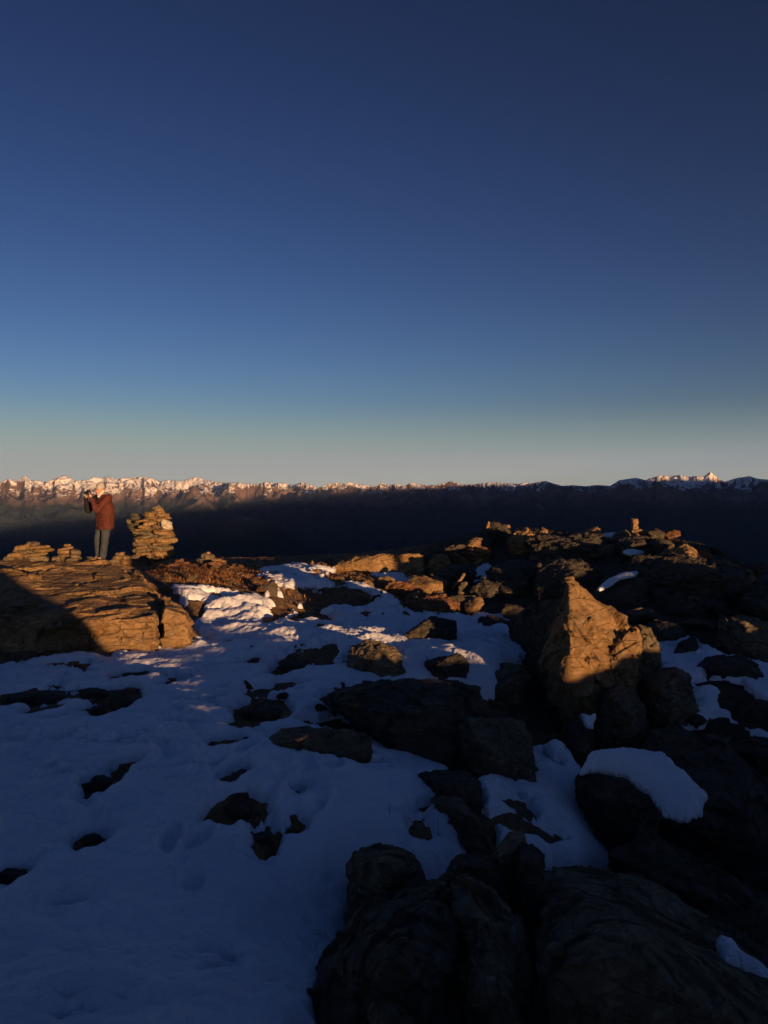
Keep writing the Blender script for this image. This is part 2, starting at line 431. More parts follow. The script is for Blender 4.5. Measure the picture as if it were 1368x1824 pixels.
def gz(x, y):
    x = np.asarray(x, float); y = np.asarray(y, float)
    sh = x.shape; x = x.ravel(); y = y.ravel()
    out = np.zeros(len(x))
    for s in range(0, len(x), 40000):
        X = x[s:s + 40000]; Y = y[s:s + 40000]
        d2 = (X[:, None] - _c[None, :, 0]) ** 2 + (Y[:, None] - _c[None, :, 1]) ** 2
        out[s:s + 40000] = _tps(d2) @ _sol[:_n] + _sol[_n] + _sol[_n + 1] * X + _sol[_n + 2] * Y
    r = np.hypot(x, y)
    cr = crest_r(x, y)
    over = np.maximum(r - cr, 0)
    out = np.clip(out, -1.4, 0.95)
    out = out - 0.75 * over * sstep(0, 1.6, over) - 0.1 * over
    # towards the far mesh
    out = np.where(r > 30, np.minimum(out, -0.62 * (r - 22)), out)
    return out.reshape(sh)
def gpt(px, py):
    """ground point seen at pixel"""
    x, y, z = ray(px, py)
    s = np.linspace(.9, 24, 1900)
    P = np.stack([x * s, y * s, CAMZ + z * s], 1)
    g = gz(P[:, 0], P[:, 1])
    b = np.where(P[:, 2] < g)[0]
    k = b[0] if len(b) else np.argmin(P[:, 2] - g)
    return P[k, 0], P[k, 1], g[k]

def poly_sd(x, y, poly):
    """signed distance, positive inside"""
    P = np.array(poly); n = len(P)
    d = np.full(x.shape, 1e9); ins = np.zeros(x.shape, bool)
    for i in range(n):
        a = P[i]; b = P[(i + 1) % n]; e = b - a
        wx = x - a[0]; wy = y - a[1]
        t = np.clip((wx * e[0] + wy * e[1]) / (e @ e + 1e-12), 0, 1)
        d = np.minimum(d, (wx - e[0] * t) ** 2 + (wy - e[1] * t) ** 2)
        c = ((a[1] > y) != (b[1] > y)) & (x < (b[0] - a[0]) * (y - a[1]) / (b[1] - a[1] + 1e-12) + a[0])
        ins ^= c
    d = np.sqrt(d)
    return np.where(ins, d, -d)
def wp(pts): return [gpt(a, b)[:2] for a, b in pts]
# where snow lies (outlines read off the photograph, laid on the ground as world shapes)
SNOW = [
 wp([(-500,2300),(-400,1200),(0,1185),(120,1165),(230,1150),(340,1140),(335,1070),(300,1040),(380,1045),(470,1060),(490,1045),(440,1018),(520,1003),(600,1012),(560,1030),(640,1040),(700,1062),(722,1080),(740,1092),(860,1092),(900,1098),(935,1100),(950,1120),(935,1150),(925,1180),(880,1190),(888,1230),(860,1232),(790,1214),(690,1213),(600,1226),(562,1244),(650,1280),(740,1328),(800,1356),(790,1375),(800,1420),(845,1490),(830,1530),(790,1545),(740,1560),(700,1620),(640,1640),(600,1690),(575,1750),(545,1900),(500,2300)]),
 wp([(850,1390),(900,1370),(940,1330),(1010,1335),(1040,1370),(1065,1420),(1110,1500),(1100,1560),(960,1560),(890,1500),(850,1430)]),
 wp([(1165,1150),(1215,1128),(1290,1170),(1400,1190),(1400,1310),(1290,1302),(1215,1292),(1190,1210)]),
 wp([(1160,1012),(1220,1008),(1215,1018),(1165,1020)]), wp([(1256,1012),(1300,1006),(1318,1014),(1290,1022)]),
 wp([(830,1012),(870,1000),(900,1008),(892,1022),(845,1034)]),
 wp([(1076,950),(1105,946),(1115,955),(1085,957)]), wp([(640,1022),(715,1018),(740,1032),(690,1034)]),
]
# bare patches in it (px, py, half width px, half height px, tilt)
BARE = [(60,1240,64,10,0),(190,1232,52,11,-.05),(215,1247,24,18,0),(172,1260,22,6,-.3),(75,1262,22,5,-.2),(235,1200,25,7,-.1),(308,1214,17,6,-.15),(182,1388,24,12,-.2),(164,1490,21,12,0),(20,1556,32,12,-.1),
 (423,1434,30,13,-.25),(222,1357,14,3,-.3),(472,1488,21,11,0),(423,1366,16,11,-.3),(460,1228,17,8,-.3),(505,1218,17,8,-.3),(468,1262,35,19,0),(520,1181,28,14,-.3),(575,1163,20,8,-.1),(435,1285,22,10,-.3),(400,1318,22,8,-.1),
 (600,1285,22,7,-.2),(560,1285,18,4,0),(500,1195,20,4,0),(526,1469,12,6,-.4),(530,1398,12,4,0),(450,1440,12,5,0),(370,1014,80,9,.0),(400,1024,60,7,.0),
 (545,1062,38,7,.1),(560,1095,28,8,.4),(585,1112,18,7,.3),(500,1085,14,6,0),(440,1030,28,6,.2),(345,1078,14,5,0),(530,1098,10,5,0),(505,1066,20,4,0),(640,1068,20,6,.3),(470,1040,18,6,.3),
 (590,1068,20,4,0),(480,1100,12,4,0),(620,1058,22,5,.3),(745,1468,18,6,.3),(1120,1420,30,4,.3),(960,1470,50,3,.45),(905,1420,16,6,.2),(930,1428,14,5,.2),(1330,1255,36,14,0),(1300,1300,30,4,0),(1270,1215,40,4,.2),(700,1160,10,4,0)]
HR = [0, 3.8, 4.8, 6, 7.5, 8.6, 10.2, 11.2, 12.2, 13.5, 20]
HD = [.42, .32, .25, .17, .14, .13, .14, .11, .06, .0, .0]
def snow_amount(X, Y):
    x = X.ravel(); y = Y.ravel()
    n = 0.16 * fbm(xyz(x / 0.6, y / 0.6, 1), 5, 61, gain=.6) + 0.06 * fbm(xyz(x / 0.12, y / 0.12, 1), 3, 64)
    s = np.full(x.shape, -9.0)
    for p in SNOW: s = np.maximum(s, poly_sd(x, y, p) if len(p) > 2 else s)
    s = s + n * 1.2
    for a, b, w, h, t in BARE:
        gx, gy, g = gpt(a, b)
        ex = w * gy / F * 1.25 + .015
        ey = h * gy * gy / F / (CAMZ - g) * 1.35 + .05
        c, sn = math.cos(t * 0.5), math.sin(t * 0.5)
        dx = (x - gx) * c + (y - gy) * sn * 1.0; dy = -(x - gx) * sn + (y - gy) * c
        q = np.sqrt((dx / ex) ** 2 + (dy / ey) ** 2)
        s = np.minimum(s, (q - 1) * min(ex, ey) + n * 0.9)
    # wind-thinned cover: more and more holes towards the crest
    hole = fbm(xyz(x / 0.50, y / 0.36, 5), 5, 91, gain=0.55)
    dens = np.interp(np.hypot(x, y), HR, HD)
    dens = dens + sstep(-0.5, 1.5, x) * 0.08 * (np.hypot(x, y) < 13)
    s = np.minimum(s, (dens - hole) * 0.35)
    return s.reshape(X.shape)
FOOT = []
rf = random.Random(4)
for (a, b, c_, d_, k) in [(400,1500,330,1250,9),(300,1560,420,1290,9),(120,1500,380,1230,9),(640,1500,430,1400,5),(500,1560,560,1240,9),(120,1500,60,1300,6),(560,1450,640,1340,4)]:
    for i in range(k):
        t = max(0.0, (i + rf.uniform(-.2, .2)) / k)
        gx, gy, _ = gpt(a + (c_ - a) * t ** 0.6, b + (d_ - b) * t ** 0.6)
        FOOT.append((gx + rf.uniform(-.14, .14), gy + rf.uniform(-.1, .1), rf.uniform(.10, .14), rf.uniform(.04, .055), rf.uniform(-.9, .5), rf.uniform(.015, .05)))
def snow_relief(X, Y):
    x = X.ravel(); y = Y.ravel()
    h = 0.055 * fbm(xyz(x / 1.3, y / 1.1, 3), 3, 41) + 0.048 * fbm(xyz(x / 0.30, y / 0.22, 7), 4, 45, gain=.55) + 0.013 * fbm(xyz(x / 0.07, y / 0.06, 7), 2, 49)
    # sharper sun-cupped, wind-cut texture towards the crest
    r = np.hypot(x, y)
    k = sstep(6.5, 9.5, r)
    h += k * 0.13 * (fbm(xyz(x / 0.42, y / 0.30, 9), 5, 47, gain=.6))
    for fx, fy, a, b, t, dp in FOOT:
        m = (np.abs(x - fx) < .4) & (np.abs(y - fy) < .4)
        if not m.any(): continue
        c, s = math.cos(t), math.sin(t)
        dx = (x[m] - fx) * c + (y[m] - fy) * s; dy = -(x[m] - fx) * s + (y[m] - fy) * c
        q = (dy / a) ** 2 + (dx / b) ** 2
        h[m] -= dp * np.exp(-q ** 2.6) - 0.25 * dp * np.exp(-((q - 1.9) ** 2) / .4)
    return h.reshape(X.shape)
def ground_relief(X, Y):
    x = X.ravel(); y = Y.ravel()
    return (0.05 * fbm(xyz(x / 0.7, y / 0.7, 2), 5, 71, gain=.55) + 0.03 * facets(xyz(x, y, 0), 0.22, 1.0, 73)).reshape(X.shape)
def ground():
    th = np.concatenate([np.linspace(-180, -31, 110, endpoint=False), np.linspace(-31, 31, 900), np.linspace(31.5, 180, 110)]) * math.pi / 180
    r = np.concatenate([[0.05, 0.5, 1.0, 1.4], np.geomspace(1.8, 8, 330), np.geomspace(8.03, 21, 300), np.geomspace(21.5, 70, 24)])
    T, R = np.meshgrid(th, r)
    X = R * np.sin(T); Y = R * np.cos(T)
    base = gz(X, Y)
    front = (np.abs(T) < 0.56) & (R < 30)
    gr = ground_relief(X, Y)
    Z = base - 0.045 + gr
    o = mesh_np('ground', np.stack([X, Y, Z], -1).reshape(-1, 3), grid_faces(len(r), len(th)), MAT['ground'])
    tag(o, kind='structure')
    # the snow lies on it as a second sheet with a thick rounded edge
    s = snow_amount(X, Y)
    t = np.where(s > 0, 0.060 * (1 - np.exp(-np.maximum(s, 0) / 0.025)), np.maximum(s * 3, -0.4))
    Zs = base + t - 0.02 + snow_relief(X, Y) * sstep(-0.02, 0.10, s)
    keep = (s > -0.10)
    F_ = grid_faces(len(r), len(th))
    kf = keep.ravel()[F_].any(1)
    F_ = F_[kf]
    ids = np.unique(F_); mp = np.full(Zs.size, -1); mp[ids] = np.arange(len(ids))
    V = np.stack([X, Y, Zs], -1).reshape(-1, 3)[ids]
    o = mesh_np('snow', V, mp[F_], MAT['snow'])
    tag(o, kind='structure')
ground()

def shadow_rib():
    """unseen rib of rock added sunward of the viewpoint, shaped to shade the foreground"""
    # height of the sun's ray over this rib, profile along it
    prof = [(-20,1.2),(-6,1.4),(.8,1.38),(.92,1.24),(1.1,1.12),(1.25,1.04),(1.38,.88),(1.46,.72),(1.55,.62),(1.65,.575),(1.94,.57),(2.0,.61),(2.3,.63),(2.5,.63),(2.62,.70),(3.1,.70),(3.2,.665),(3.36,.65),(3.44,.705),(3.5,.70),(3.57,.60),(3.75,.60),(4.0,.585),(4.23,.565),(4.45,.535),(4.6,.57),(4.93,.59),(5.02,.67),(5.4,.69),(5.62,.65),(5.75,.62),(6.0,.60),(6.45,.62),(7.2,.60),(7.82,.62),(7.88,1.0),(8.6,1.06),(8.9,1.2),(9.38,1.2),(9.44,1.14),(9.55,1.11),(10.0,1.22),(10.4,1.15),(10.7,1.25),(11.5,1.32),(12.6,1.4),(14,1.1),(18,.9),(26,.6)]
    u = np.concatenate([np.arange(-20, -2, .25), np.arange(-2, 13.5, .02), np.arange(13.5, 26, .25)]); w = np.linspace(-4.2, -2.2, 40)
    U, W = np.meshgrid(u, w)
    H = np.interp(u, [a for a, b in prof], [b for a, b in prof]) - 2 * TE
    H = H + 0.03 * fbm(xyz(u / .22, 0, .5), 3, 5)
    X, Y = xy_uw(U, W)
    g = gz(X, Y) - 0.3
    k = np.clip(1 - np.abs((W + 3.0) / 1.1), 0, 1) ** 0.5
    Z = g + (H[None, :] - g) * k * (1 - .0 * U)
    rel = 0.06 * fbm(xyz(U.ravel() / .5, W.ravel() / .5, 1), 4, 6).reshape(U.shape)
    Z = np.minimum(Z + rel * (k < .93), H[None, :])
    o = mesh_np('rock_outcrop', np.stack([X, Y, Z], -1).reshape(-1, 3), grid_faces(len(w), len(u)), MAT['dark'])  # out of view, added only to shade the foreground
    tag(o, 'unseen low rib of dark rock added sunward of the viewpoint to shade the foreground', 'rock outcrop')
shadow_rib()

# ------------------------------------------------------------------ boulders
DG = bpy.context.evaluated_depsgraph_get
def hull_bm(bm, pts):
    vs = [bm.verts.new(p) for p in pts]
    r = bmesh.ops.convex_hull(bm, input=vs)
    bad = [g for g in r['geom_interior'] + r['geom_unused'] if isinstance(g, bmesh.types.BMVert) and g.is_valid]
    if bad: bmesh.ops.delete(bm, geom=list(set(bad)), context='VERTS')
def solid(name, hulls, mat, voxel, disp=None, parent=None, loc=None):
    """union of convex hulls -> one even skin -> real relief"""
    allp = np.array([p for h in hulls for p in h])
    c = allp.mean(0); c[2] = allp[:, 2].min()
    if loc is not None: c = np.array(loc, float)
    bm = bmesh.new()
    for h in hulls: hull_bm(bm, [tuple(np.array(p) - c) for p in h])
    bmesh.ops.recalc_face_normals(bm, faces=bm.faces)
    me = bpy.data.meshes.new(name + '_hull'); bm.to_mesh(me); bm.free()
    t = bpy.data.objects.new('tmp', me); link(t)
    md = t.modifiers.new('r', 'REMESH'); md.mode = 'VOXEL'; md.voxel_size = voxel; md.adaptivity = 0
    ev = t.evaluated_get(DG()); m2 = bpy.data.meshes.new_from_object(ev)
    bpy.data.objects.remove(t); bpy.data.meshes.remove(me)
    n = len(m2.vertices)
    co = np.empty(n * 3, np.float32); m2.vertices.foreach_get('co', co); co = co.reshape(-1, 3).astype(float)
    no = np.empty(n * 3, np.float32); m2.vertex_normals.foreach_get('vector', no); no = no.reshape(-1, 3).astype(float)
    if disp: co = co + no * disp(co + c)[:, None]
    m2.vertices.foreach_set('co', co.astype(np.float32).ravel())
    m2.polygons.foreach_set('use_smooth', np.ones(len(m2.polygons), bool))
    m2.materials.clear(); m2.materials.append(mat); m2.name = name; m2.update()
    o = bpy.data.objects.new(name, m2); link(o)
    if parent is not None:
        o.parent = parent; o.location = Vector(c) - parent.location
    else: o.location = c
    return o
def rock_disp(s, seed, rough=1.0, strata=2.4, tilt=(0, 0)):
    def f(p):
        q = p.copy(); q[:, 2] = (q[:, 2] + tilt[0] * q[:, 0] + tilt[1] * q[:, 1]) * strata
        d = facets(q, 0.34 * s, 0.055 * s, seed) + facets(q + 5, 0.13 * s, 0.020 * s, seed + 3)
        d += 0.026 * s * fbm(q / (0.45 * s), 5, seed, gain=.55)
        lay = fbm(np.stack([q[:, 0] * .35, q[:, 1] * .35, q[:, 2] * 1.6], 1) / (0.16 * s), 3, seed + 9)
        d += 0.020 * s * min(1, (strata / 2.4) ** 2.5) * (np.abs(lay) * 2 - .5)
        return d * rough
    return f
NR = [0]
def poly_hull(poly, d0, T, fr, sink, lean=0.45, skew=0.0):
    xs = [p[0] for p in poly]; ys = [p[1] for p in poly]
    cx = sum(xs) / len(xs); y0, y1 = min(ys), max(ys); ym = (y0 + y1) / 2
    out = []
    D0 = d0
    for a, b in poly:
        h = (y1 - b) / (y1 - y0 + 1e-6)
        d0 = D0 + skew * (max(xs) - a) / (max(xs) - min(xs))
        out.append(at(a, b, d0 + T * lean * h))
        if h > 0.25: out.append(at(cx + (a - cx) * .85, b + (ym - b) * .08, d0 + T * (0.8 + .2 * h)))
        if h < 0.5:
            p = at(a, b, d0 + T * lean * h); p[2] -= sink; out.append(p)
            p = at(cx + (a - cx) * .9, b, d0 + T * lean * h); p[1] += T * .6; p[2] -= sink; out.append(p)
    for a, b, k in fr: out.append(at(a, b, D0 + k * T + skew * (max(xs) - a) / (max(xs) - min(xs))))
    return out
def R(label, poly, T=None, d=None, fr=None, mat='dark', name='boulder', cat='boulder', sink=0.25, more=(), rough=1.0, res=55, strata=2.4, lean=0.45, group=None, tilt=(0, 0), kind=None, skew=0.0):
    NR[0] += 1; sd = 100 + NR[0] * 7
    rr = random.Random(sd)
    xs = [p[0] for p in poly]; ys = [p[1] for p in poly]
    cx = (min(xs) + max(xs)) / 2
    if d is None: d = gpt(cx, max(ys) - 2)[1]
    w = (max(xs) - min(xs)) / F * d; h = (max(ys) - min(ys)) / F * d
    if T is None: T = 0.75 * w
    if fr is None:
        fr = [(cx + rr.uniform(-.2, .2) * (max(xs) - min(xs)), min(ys) + (max(ys) - min(ys)) * rr.uniform(.35, .6), -0.10) for _ in range(2)]
    hulls = [poly_hull(poly, d, T, fr, sink, lean, skew)]
    for m in more:
        hulls.append(poly_hull(m['poly'], m.get('d', d), m.get('T', T), m.get('fr', []), m.get('sink', sink), m.get('lean', lean)))
    s = math.sqrt(max(w, .02) * max(h, .02))
    vox = max(s / res, d / 790 * 0.9)
    vox = min(vox, s / 12)
    o = solid(name, hulls, MAT[mat], vox, rock_disp(s, sd, rough, strata, tilt))
    return tag(o, label, cat, group, kind)

# --- the big outcrop on the left, with its sloping top
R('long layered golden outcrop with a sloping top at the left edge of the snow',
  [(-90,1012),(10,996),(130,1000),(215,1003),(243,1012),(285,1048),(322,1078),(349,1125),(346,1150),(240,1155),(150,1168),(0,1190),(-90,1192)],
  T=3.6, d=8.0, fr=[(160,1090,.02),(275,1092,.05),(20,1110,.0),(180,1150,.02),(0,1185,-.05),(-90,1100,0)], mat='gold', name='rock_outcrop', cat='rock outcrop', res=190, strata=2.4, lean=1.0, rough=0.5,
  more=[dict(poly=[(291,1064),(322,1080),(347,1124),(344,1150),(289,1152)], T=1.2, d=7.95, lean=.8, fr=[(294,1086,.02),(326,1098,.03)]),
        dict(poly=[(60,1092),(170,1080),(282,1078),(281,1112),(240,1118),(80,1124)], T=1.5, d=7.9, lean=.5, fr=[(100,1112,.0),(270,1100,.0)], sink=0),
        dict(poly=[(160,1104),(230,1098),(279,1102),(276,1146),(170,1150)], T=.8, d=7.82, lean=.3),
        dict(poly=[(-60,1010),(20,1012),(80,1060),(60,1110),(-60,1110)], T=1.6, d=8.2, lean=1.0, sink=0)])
R('small pale stone wedged under the foot of the big left outcrop', [(232,1150),(240,1143),(258,1141),(268,1146),(270,1156),(236,1157)], mat='gold', name='stone', cat='stone', sink=.05)
R('round dark stone in the snow at the right-hand foot of the left outcrop', [(322,1150),(330,1143),(345,1142),(356,1150),(352,1160),(328,1160)], name='stone', cat='stone', sink=.05)
R('brown hummock of turf and rock to the right of the tall cairn', [(262,1012),(320,1000),(400,1004),(436,1020),(456,1038),(430,1042),(330,1036),(270,1030)], T=1.7, d=12.8, fr=[(400,1030,.1)], mat='red', name='rock_outcrop', cat='rock outcrop', sink=.3, lean=.9, rough=1.2)
R('tilted golden slab at the right end of the brown hummock', [(385,1024),(398,1012),(424,1002),(434,1004),(436,1026),(428,1034)], d=14.2, mat='gold', name='boulder', cat='boulder')
R('dark wedge of rock in the snow just below the brown hummock', [(458,1046),(476,1038),(490,1034),(494,1050),(470,1056)], name='boulder')

# --- wall of rock and lit blocks, middle
R('long low golden ledge of layered rock on the crest, right of the middle', [(585,1010),(604,1003),(635,993),(672,988),(708,987),(712,1024),(690,1024),(640,1023),(600,1018)], T=1.2, d=15.2, mat='gold', name='rock_outcrop', cat='rock outcrop', strata=3, lean=.15, sink=.1, rough=.7, res=90,
  more=[dict(poly=[(704,988),(745,986),(753,990),(756,1008),(755,1024),(706,1024)], d=15.2, T=1.0, lean=.1, sink=.15)])
R('small pointed stone standing upright on the crest left of the golden ledge', [(549,1010),(556,997),(562,1010)], T=.12, d=15.5, mat='gold', name='stone', cat='stone', sink=.05)
R('low brown mound on the crest beside the small pointed stone', [(540,1016),(552,1006),(575,1002),(600,1006),(612,1016),(575,1020)], T=1, d=15.3, mat='red', name='boulder', rough=1.4)
R('smooth brown slab lying in the snow in front of the golden ledge', [(622,1026),(640,1026),(664,1036),(676,1046),(650,1044)], d=12.7, mat='gold', lean=1)
R('rounded golden rock between the ledge and the reddish block', [(670,1034),(676,1028),(690,1026),(704,1032),(706,1048),(680,1048)], d=13.1, mat='gold')
R('dark red-brown block in front of the golden ledge', [(684,1044),(700,1036),(720,1036),(752,1050),(756,1066),(735,1068),(705,1058)], d=12.2, mat='red')
R('big square-cut golden block leaning in the middle of the rubble', [(716,1042),(733,1026),(755,1026),(796,1040),(780,1053),(745,1054)], T=.8, d=12.9, mat='gold', rough=.6)
R('thin tilted shelf of rock behind the square-cut golden block', [(765,1022),(772,1023),(800,1038),(797,1042)], T=.4, d=13.7, mat='gold', sink=.02)
R('golden wedge below the square-cut block', [(722,1062),(746,1052),(750,1060),(738,1068),(726,1068)], d=11.8, mat='gold', sink=.1)
R('small golden wedge above the crumbling rock heap', [(768,1058),(772,1052),(788,1052),(796,1061),(782,1064)], d=11.7, mat='gold', sink=.1)
R('crumbling dark and russet rock heap at the edge of the snow', [(712,1076),(722,1066),(760,1062),(800,1064),(818,1076),(820,1092),(770,1094),(722,1094)], T=1.0, mat='red', rough=1.7, res=70)
R('bright golden blunt block at the right end of the crumbling heap', [(827,1074),(845,1064),(858,1064),(864,1074),(856,1084),(836,1094),(828,1086)], T=.5, d=10.7, mat='gold', sink=.02, rough=.5)
R('flat brown rock behind the bright blunt block', [(800,1062),(845,1060),(852,1068),(826,1078),(802,1074)], d=11.0, mat='rock')
R('golden boulder with a dark notch right of the layered ledge', [(762,1002),(770,990),(782,986),(795,988),(806,1006),(790,1010)], T=.7, d=15.2, mat='gold', more=[dict(poly=[(766,1006),(800,1004),(800,1030),(770,1030)], d=15.3, T=.6)])
R('small russet slab on the slope above the notched boulder', [(803,986),(812,984),(834,1000),(828,1003),(810,998)], d=15.8, mat='red')
R('amber rock with a jagged top at the left shoulder of the ridge', [(826,974),(832,964),(845,958),(858,960),(850,974),(836,980)], T=.5, d=16.6, mat='gold', rough=1.6)
R('broken russet rocks below the amber rock', [(822,984),(834,978),(862,974),(878,984),(862,992),(852,1000),(835,994)], T=.7, d=16.0, mat='red', rough=1.6)
R('thin golden blade of rock leaning left in the dark rubble', [(804,1050),(808,1046),(824,1022),(829,1020),(828,1026),(816,1044)], T=.25, d=12.8, mat='gold', sink=0, rough=.5)
R('short golden blade of rock above the leaning blade', [(842,1014),(846,1004),(858,994),(858,1000),(850,1012)], T=.25, d=14.4, mat='gold', sink=0, rough=.5)
R('small brown stone beside the foot of the leaning blade', [(816,1046),(822,1037),(832,1036),(838,1046),(834,1052)], d=12.6, mat='rock')
R('dark hollow-sided rock behind the leaning blade', [(770,1024),(800,1008),(840,1004),(850,1020),(820,1050),(780,1044)], T=1.2, d=13.9, mat='dark')
R('dark slope of rock left of the ridge top', [(752,990),(800,974),(830,962),(870,950),(880,980),(820,1000),(770,1000)], T=2, d=16.6, mat='dark', rough=.8)

# --- the ridge on the right
R('thin lit stone standing on the highest dark rock of the ridge', [(866,940),(870,928),(873,930),(872,938)], T=.1, d=17.2, mat='gold', name='stone', cat='stone', sink=.02)
R('highest dark rock of the ridge', [(856,950),(866,936),(880,930),(900,938),(912,952),(900,966),(862,962)], T=1, mat='dark', rough=1.3)
R('small rugged stone right of the highest dark rock', [(893,946),(897,935),(908,934),(910,942),(905,950)], mat='gold', name='stone', cat='stone', rough=1.8)
R('rough golden knotted boulder on the ridge', [(904,962),(915,950),(930,952),(938,943),(946,952),(962,962),(958,978),(935,985),(915,978)], T=.8, mat='gold', rough=2.0, res=70)
R('golden boulder leaning up behind the knotted boulder', [(948,962),(956,950),(966,940),(976,944),(977,954),(966,964)], T=.5, mat='gold', rough=1.5)
R('low golden slab below the knotted boulder', [(961,990),(970,985),(1000,988),(1016,992),(990,998),(963,1001)], T=.6, mat='gold', rough=1.2)
R('long dark hump of the ridge right of the knotted boulder', [(940,960),(985,952),(1040,950),(1075,952),(1090,980),(1060,1000),(960,992)], T=2.2, mat='dark')
R('small golden rocks on the skyline of the dark hump', [(1038,951),(1048,944),(1058,940),(1064,938),(1072,946),(1070,952)], T=.5, mat='gold', rough=1.7)
R('brown skyline rock left of the small upright stone', [(1092,952),(1104,946),(1116,944),(1124,952),(1110,956)], T=.5, mat='rock')
R('dark flat-faced rock in the middle of the ridge', [(1058,984),(1072,972),(1094,968),(1104,970),(1092,986),(1064,989)], T=.6, mat='rock', rough=.5)
R('dark angular block carrying the small upright cairn', [(1098,962),(1130,954),(1152,956),(1168,972),(1172,986),(1130,986),(1106,980)], T=1.2, mat='dark')
R('golden-edged slab below the angular block', [(1112,985),(1140,980),(1168,974),(1170,984),(1158,988),(1124,988)], T=.5, mat='gold', sink=.05)
R('brown pointed rock left of the big golden boulder of the ridge', [(1176,986),(1190,974),(1200,968),(1202,984),(1192,988)], T=.6, mat='gold')
R('dark jagged skyline rocks right of the small upright cairn', [(1156,966),(1170,958),(1185,964),(1198,966),(1196,980),(1166,984)], T=.8, mat='dark', rough=1.3)
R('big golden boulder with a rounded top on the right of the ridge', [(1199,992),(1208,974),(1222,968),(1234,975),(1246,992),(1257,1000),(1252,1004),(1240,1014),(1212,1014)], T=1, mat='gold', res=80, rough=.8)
R('broad dark ledge running under the ridge to the right', [(1130,992),(1200,986),(1262,1006),(1318,1018),(1348,1040),(1330,1062),(1240,1068),(1150,1050),(1120,1020)], T=2.4, mat='dark', res=90, strata=3.5)
R('brown flat slab in the evening light on the dark ledge', [(1252,1020),(1262,1014),(1290,1014),(1312,1026),(1300,1034),(1256,1032)], T=.5, d=12.9, mat='rock', sink=.03, strata=4)
R('thin layered slabs on the right skyline', [(1276,1002),(1290,998),(1340,1018),(1346,1024),(1310,1018)], T=.6, mat='rock', sink=.05, strata=5)
R('small golden knob at the right end of the dark ledge', [(1326,1044),(1334,1028),(1344,1026),(1350,1042),(1344,1048)], T=.3, mat='gold', sink=.05, rough=1.5)

# --- dark jumble between the ridge and the pyramid
R('large dark rounded boulder with a snow cap behind the pyramid rock', [(1056,1056),(1082,1028),(1120,1018),(1155,1026),(1176,1060),(1170,1105),(1110,1110),(1062,1090)], T=1.3, d=10.8, mat='dark', res=80)
R('dark boulder left of the snow-capped one', [(960,1008),(1000,996),(1045,1002),(1070,1030),(1060,1066),(1000,1060),(958,1048)], T=1.6, mat='dark', res=80)
R('dark boulder under the knotted golden one', [(872,1014),(910,1000),(962,1000),(985,1040),(960,1090),(900,1096),(858,1060)], T=1.4, d=12.3, mat='dark', res=90)
R('dark slab between the snow tongue and the leaning blade', [(838,1050),(862,1030),(892,1036),(900,1070),(872,1096),(846,1080)], T=.8, d=12.2, mat='dark')
R('broad dark face of rock right of the snow-capped boulder', [(1160,1050),(1230,1046),(1290,1066),(1300,1110),(1240,1130),(1170,1120)], T=1.6, d=10.3, mat='dark', res=80)
R('dark rock at the right edge under the golden knob', [(1320,1064),(1352,1044),(1420,1050),(1430,1120),(1340,1110)], T=1.3, mat='dark')
R('low dark block between the pyramid rock and the right snow field', [(1140,1120),(1168,1104),(1210,1110),(1222,1134),(1190,1150),(1150,1160)], T=.9, d=8.8, mat='dark')
R('boulder at the right edge with the evening sun on its top', [(1283,1112),(1300,1099),(1324,1097),(1400,1116),(1420,1200),(1360,1194),(1290,1182)], T=1.0, d=8.4, mat='rock', res=80, fr=[(1330,1120,-.1)])
R('small dark rock by the snow in front of the sun-topped boulder', [(1196,1164),(1212,1142),(1240,1134),(1246,1160),(1220,1168)], T=.5, mat='dark')
R('long low dark rock below the sun-topped boulder', [(1238,1188),(1262,1170),(1320,1168),(1352,1184),(1358,1208),(1300,1208),(1270,1196)], T=.8, mat='dark')
R('rounded dark rock sticking out of the right snow field', [(1306,1272),(1326,1250),(1356,1246),(1390,1254),(1400,1276),(1340,1278)], T=.6, mat='dark')

# --- the pyramid rock and its neighbours
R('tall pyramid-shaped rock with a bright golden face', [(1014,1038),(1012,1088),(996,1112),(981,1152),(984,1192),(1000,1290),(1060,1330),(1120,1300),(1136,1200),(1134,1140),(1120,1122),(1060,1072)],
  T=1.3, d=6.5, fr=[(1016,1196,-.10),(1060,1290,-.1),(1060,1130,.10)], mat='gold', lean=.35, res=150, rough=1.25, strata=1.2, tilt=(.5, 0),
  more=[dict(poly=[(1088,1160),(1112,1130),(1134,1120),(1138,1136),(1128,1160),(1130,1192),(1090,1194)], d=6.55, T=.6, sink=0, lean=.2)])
R('dark left-hand flank of rock behind the pyramid', [(906,1110),(940,1082),(1006,1064),(1012,1090),(990,1130),(978,1190),(930,1172),(934,1140)], T=.9, d=7.0, skew=1.5, fr=[], mat='dark', res=80)
R('dark upright block below the left edge of the pyramid', [(932,1166),(976,1150),(990,1200),(1000,1290),(972,1306),(944,1298),(940,1220)], T=.8, d=6.5, skew=1.2, fr=[], mat='dark')
R('brown rough boulder against the right side of the pyramid', [(1118,1118),(1140,1112),(1158,1122),(1176,1156),(1176,1190),(1140,1200),(1120,1196)], T=.9, d=6.9, mat='rock', rough=1.3)
R('large lichened boulder at the lower right of the pyramid', [(1142,1210),(1170,1192),(1202,1187),(1226,1200),(1248,1268),(1214,1292),(1150,1296)], T=1, d=6.5, mat='rock', res=80)
R('lichened boulder in front of the pyramid', [(1074,1236),(1092,1222),(1126,1226),(1150,1262),(1150,1310),(1100,1320),(1068,1300)], T=.8, d=6.1, mat='rock')
R('narrow upright stone at the foot of the pyramid', [(1008,1294),(1030,1280),(1054,1290),(1060,1345),(1024,1352),(1010,1330)], T=.5, d=5.7, mat='dark')
